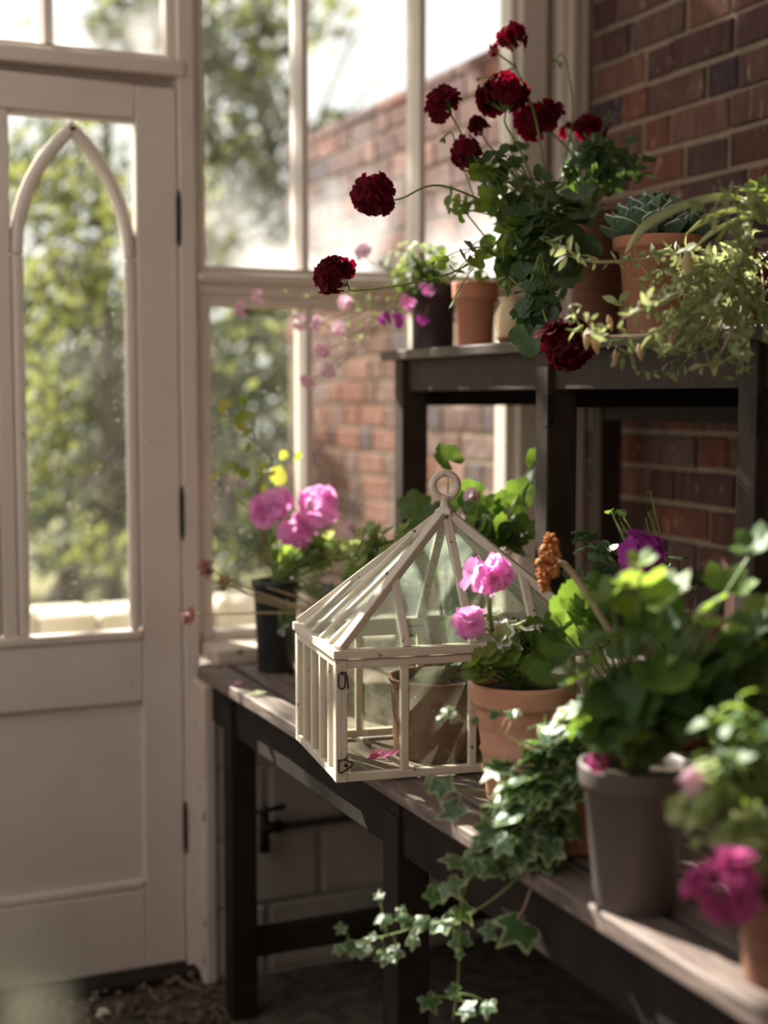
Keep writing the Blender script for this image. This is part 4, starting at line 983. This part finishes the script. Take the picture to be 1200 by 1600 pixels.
# --- rose pink plant at the right edge
rp = V((.955, 1.14, BZ))
p = Plant('potted_geranium', 'small leaved plant with a rose pink bloom at the bench front corner', rp)
p.root = pot(p.th, rp, .040, .055, .095, TERRA_D); t0 = (p.root-CAM).dot(FW)
p.head(F_ROSE, 1135, 1398, t0-.1, 64, 26, -FW*.6+UPV*.5-RT*.3, [p.root, at(1170, 1400, t0-.06)], fs=.019)
p.clump(O_PALE, 1120, 1250, t0-.03, 75, 70, .05, 70, (.016, .026), p.root, every=2, inner=.2)
p.clump(O_MID, 1165, 1190, t0, 75, 110, .06, 90, (.018, .028), p.root, every=2, inner=.2)
p.clump(O_PALE, 1185, 1300, t0-.05, 50, 60, .04, 36, (.016, .026), p.root, every=2, inner=.2)
p.head(F_PALE, 1085, 1225, t0-.03, 16, 6, -FW+UPV, [p.root, at(1110, 1260, t0-.03)], fs=.012)
p.done()

# --- variegated ivy spilling over the front edge
iv = V((.985, 1.60, BZ))
p = Plant('variegated_ivy', 'cream edged ivy trailing over the front edge of the bench', iv)
p.root = pot(p.th, iv, .04, .056, .105, TERRA); t0 = (p.root-CAM).dot(FW)
p.clump(IVY, 880, 1170, t0-.04, 62, 58, .05, 60, (.022, .04), p.root, every=2, jit=.6)
p.clump(IVY, 830, 1265, t0-.07, 78, 85, .05, 105, (.022, .042), p.root, every=2, jit=.6, toward=.4)
p.clump(IVY, 775, 1325, t0-.05, 50, 42, .03, 30, (.02, .034), p.root, jit=.6, toward=.4)
p.clump(G_VAR, 900, 1125, t0-.04, 36, 26, .03, 14, (.016, .026), p.root)
def trail(pts, lv, st=STEM, r=.0018):
    c = p.stem([p.root]+A(*pts), r, .0009, st, 6, 5)
    for (x, y, s) in lv:
        t = min(pts, key=lambda q: (q[0]-x)**2+(q[1]-y)**2)[2]; q = at(x, y, t+U(-.02, .02))
        p.leaf(IVY, q, UPV*.7-FW*.6+RT*U(-.6, .3)+rdir()*.35, rdir()*.7-UPV*.5-RT*.2, s)
        n = min(c, key=lambda k: (k-q).length); p.stem([n, lerp(n, q, .5)+UPV*.004, q], .001, .0008, st, 2, 4)
tv = t0-.02
trail([(860, 1190, tv), (790, 1150, tv), (752, 1138, tv), (700, 1118, tv)], [(698, 1108, .016), (712, 1118, .014), (690, 1122, .012), (795, 1115, .018), (775, 1120, .016), (745, 1128, .012), (808, 1112, .016)], STEM_PINK)
trail([(830, 1260, tv), (760, 1240, tv), (720, 1235, tv)], [(690, 1222, .03), (715, 1262, .034), (675, 1215, .014)])
trail([(845, 1320, tv-.02), (795, 1385, tv-.03), (725, 1432, tv-.02), (655, 1448, tv), (605, 1462, tv), (548, 1474, tv)],
      [(600, 1432, .02), (592, 1402, .013), (640, 1438, .022), (665, 1440, .022), (690, 1440, .03), (720, 1420, .026), (620, 1485, .022), (602, 1492, .024), (578, 1482, .016), (545, 1475, .018), (535, 1448, .014), (556, 1480, .018), (585, 1462, .012), (648, 1465, .022), (722, 1475, .026), (625, 1420, .014), (532, 1482, .014), (570, 1470, .012)])
trail([(840, 1360, tv-.04), (812, 1430, tv-.05), (775, 1440, tv-.05)], [(818, 1445, .05), (770, 1455, .022)], STEM_PINK)
trail([(790, 1320, tv-.02), (730, 1380, tv-.03), (718, 1460, tv-.02), (716, 1530, tv-.01), (708, 1595, tv)], [(700, 1380, .032), (680, 1395, .024), (715, 1345, .026), (668, 1560, .026), (705, 1545, .016), (735, 1575, .026), (762, 1568, .022), (715, 1490, .01), (690, 1400, .02)])
p.done()

# --- fallen petals
def petal_mesh(c, e, f):
    b = MB(); b.add([c-e, c-f*.9+UPV*.002, c+e+UPV*.003, c+f+UPV*.003, c-UPV*.0005], [(0, 1, 4), (1, 2, 4), (2, 3, 4), (3, 0, 4)]); return b
c = on_plane(372, 1068, 2, BZ+.004)
tag(petal_mesh(c, V((.012, .006, .001)), V((-.004, .008, .002))).build('fallen_petal', PINK), 'fallen bright pink petal on the bench slats left of the black pot', 'petal')
c = on_plane(400, 1084, 2, BZ+.004)
tag(petal_mesh(c, V((.02, -.012, .001)), V((.006, .012, .002))).build('fallen_leaf', LF_OLIVE), 'fallen olive leaf on the bench slats before the black pot', 'leaf')
fb = thing('fallen_bloom', 'crumpled pink bloom fallen on the slats inside the cloche', 'flower', L3(.11, .13, 0))
for (u, v) in ((.095, .12), (.115, .13), (.105, .145), (.13, .135)):
    petal_mesh(L3(u, v, .004), (EX+UPV*.2)*.014, (EY+UPV*.3)*.009).build('petal', ROSE, fb)

# --- out-of-focus plant close to the lens, lower left
np_ = at(40, 1600, .45); np_ = V((np_.x-.02, np_.y, 0))
p = Plant('tall_foreground_plant', 'blurred leaves close to the lens at the lower left corner', np_)
p.root = pot(p.th, np_, .09, .12, .22, GREYPOT)
e = at(30, 1560, .45); c = p.stem([p.root, lerp(p.root, e, .5), e], .004, .002, STEM)
for (x, y, t, s) in ((95, 1480, .45, .006), (10, 1540, .44, .010), (50, 1590, .45, .009), (5, 1450, .45, .007)):
    q = at(x, y, t); p.leaf(G_DUST, q, -FW+rdir()*.3, RT+UPV*U(-.5, .8), s); p.stem([e, lerp(e, q, .5), q], .001, .0007, STEM, 3, 4)
p.done()
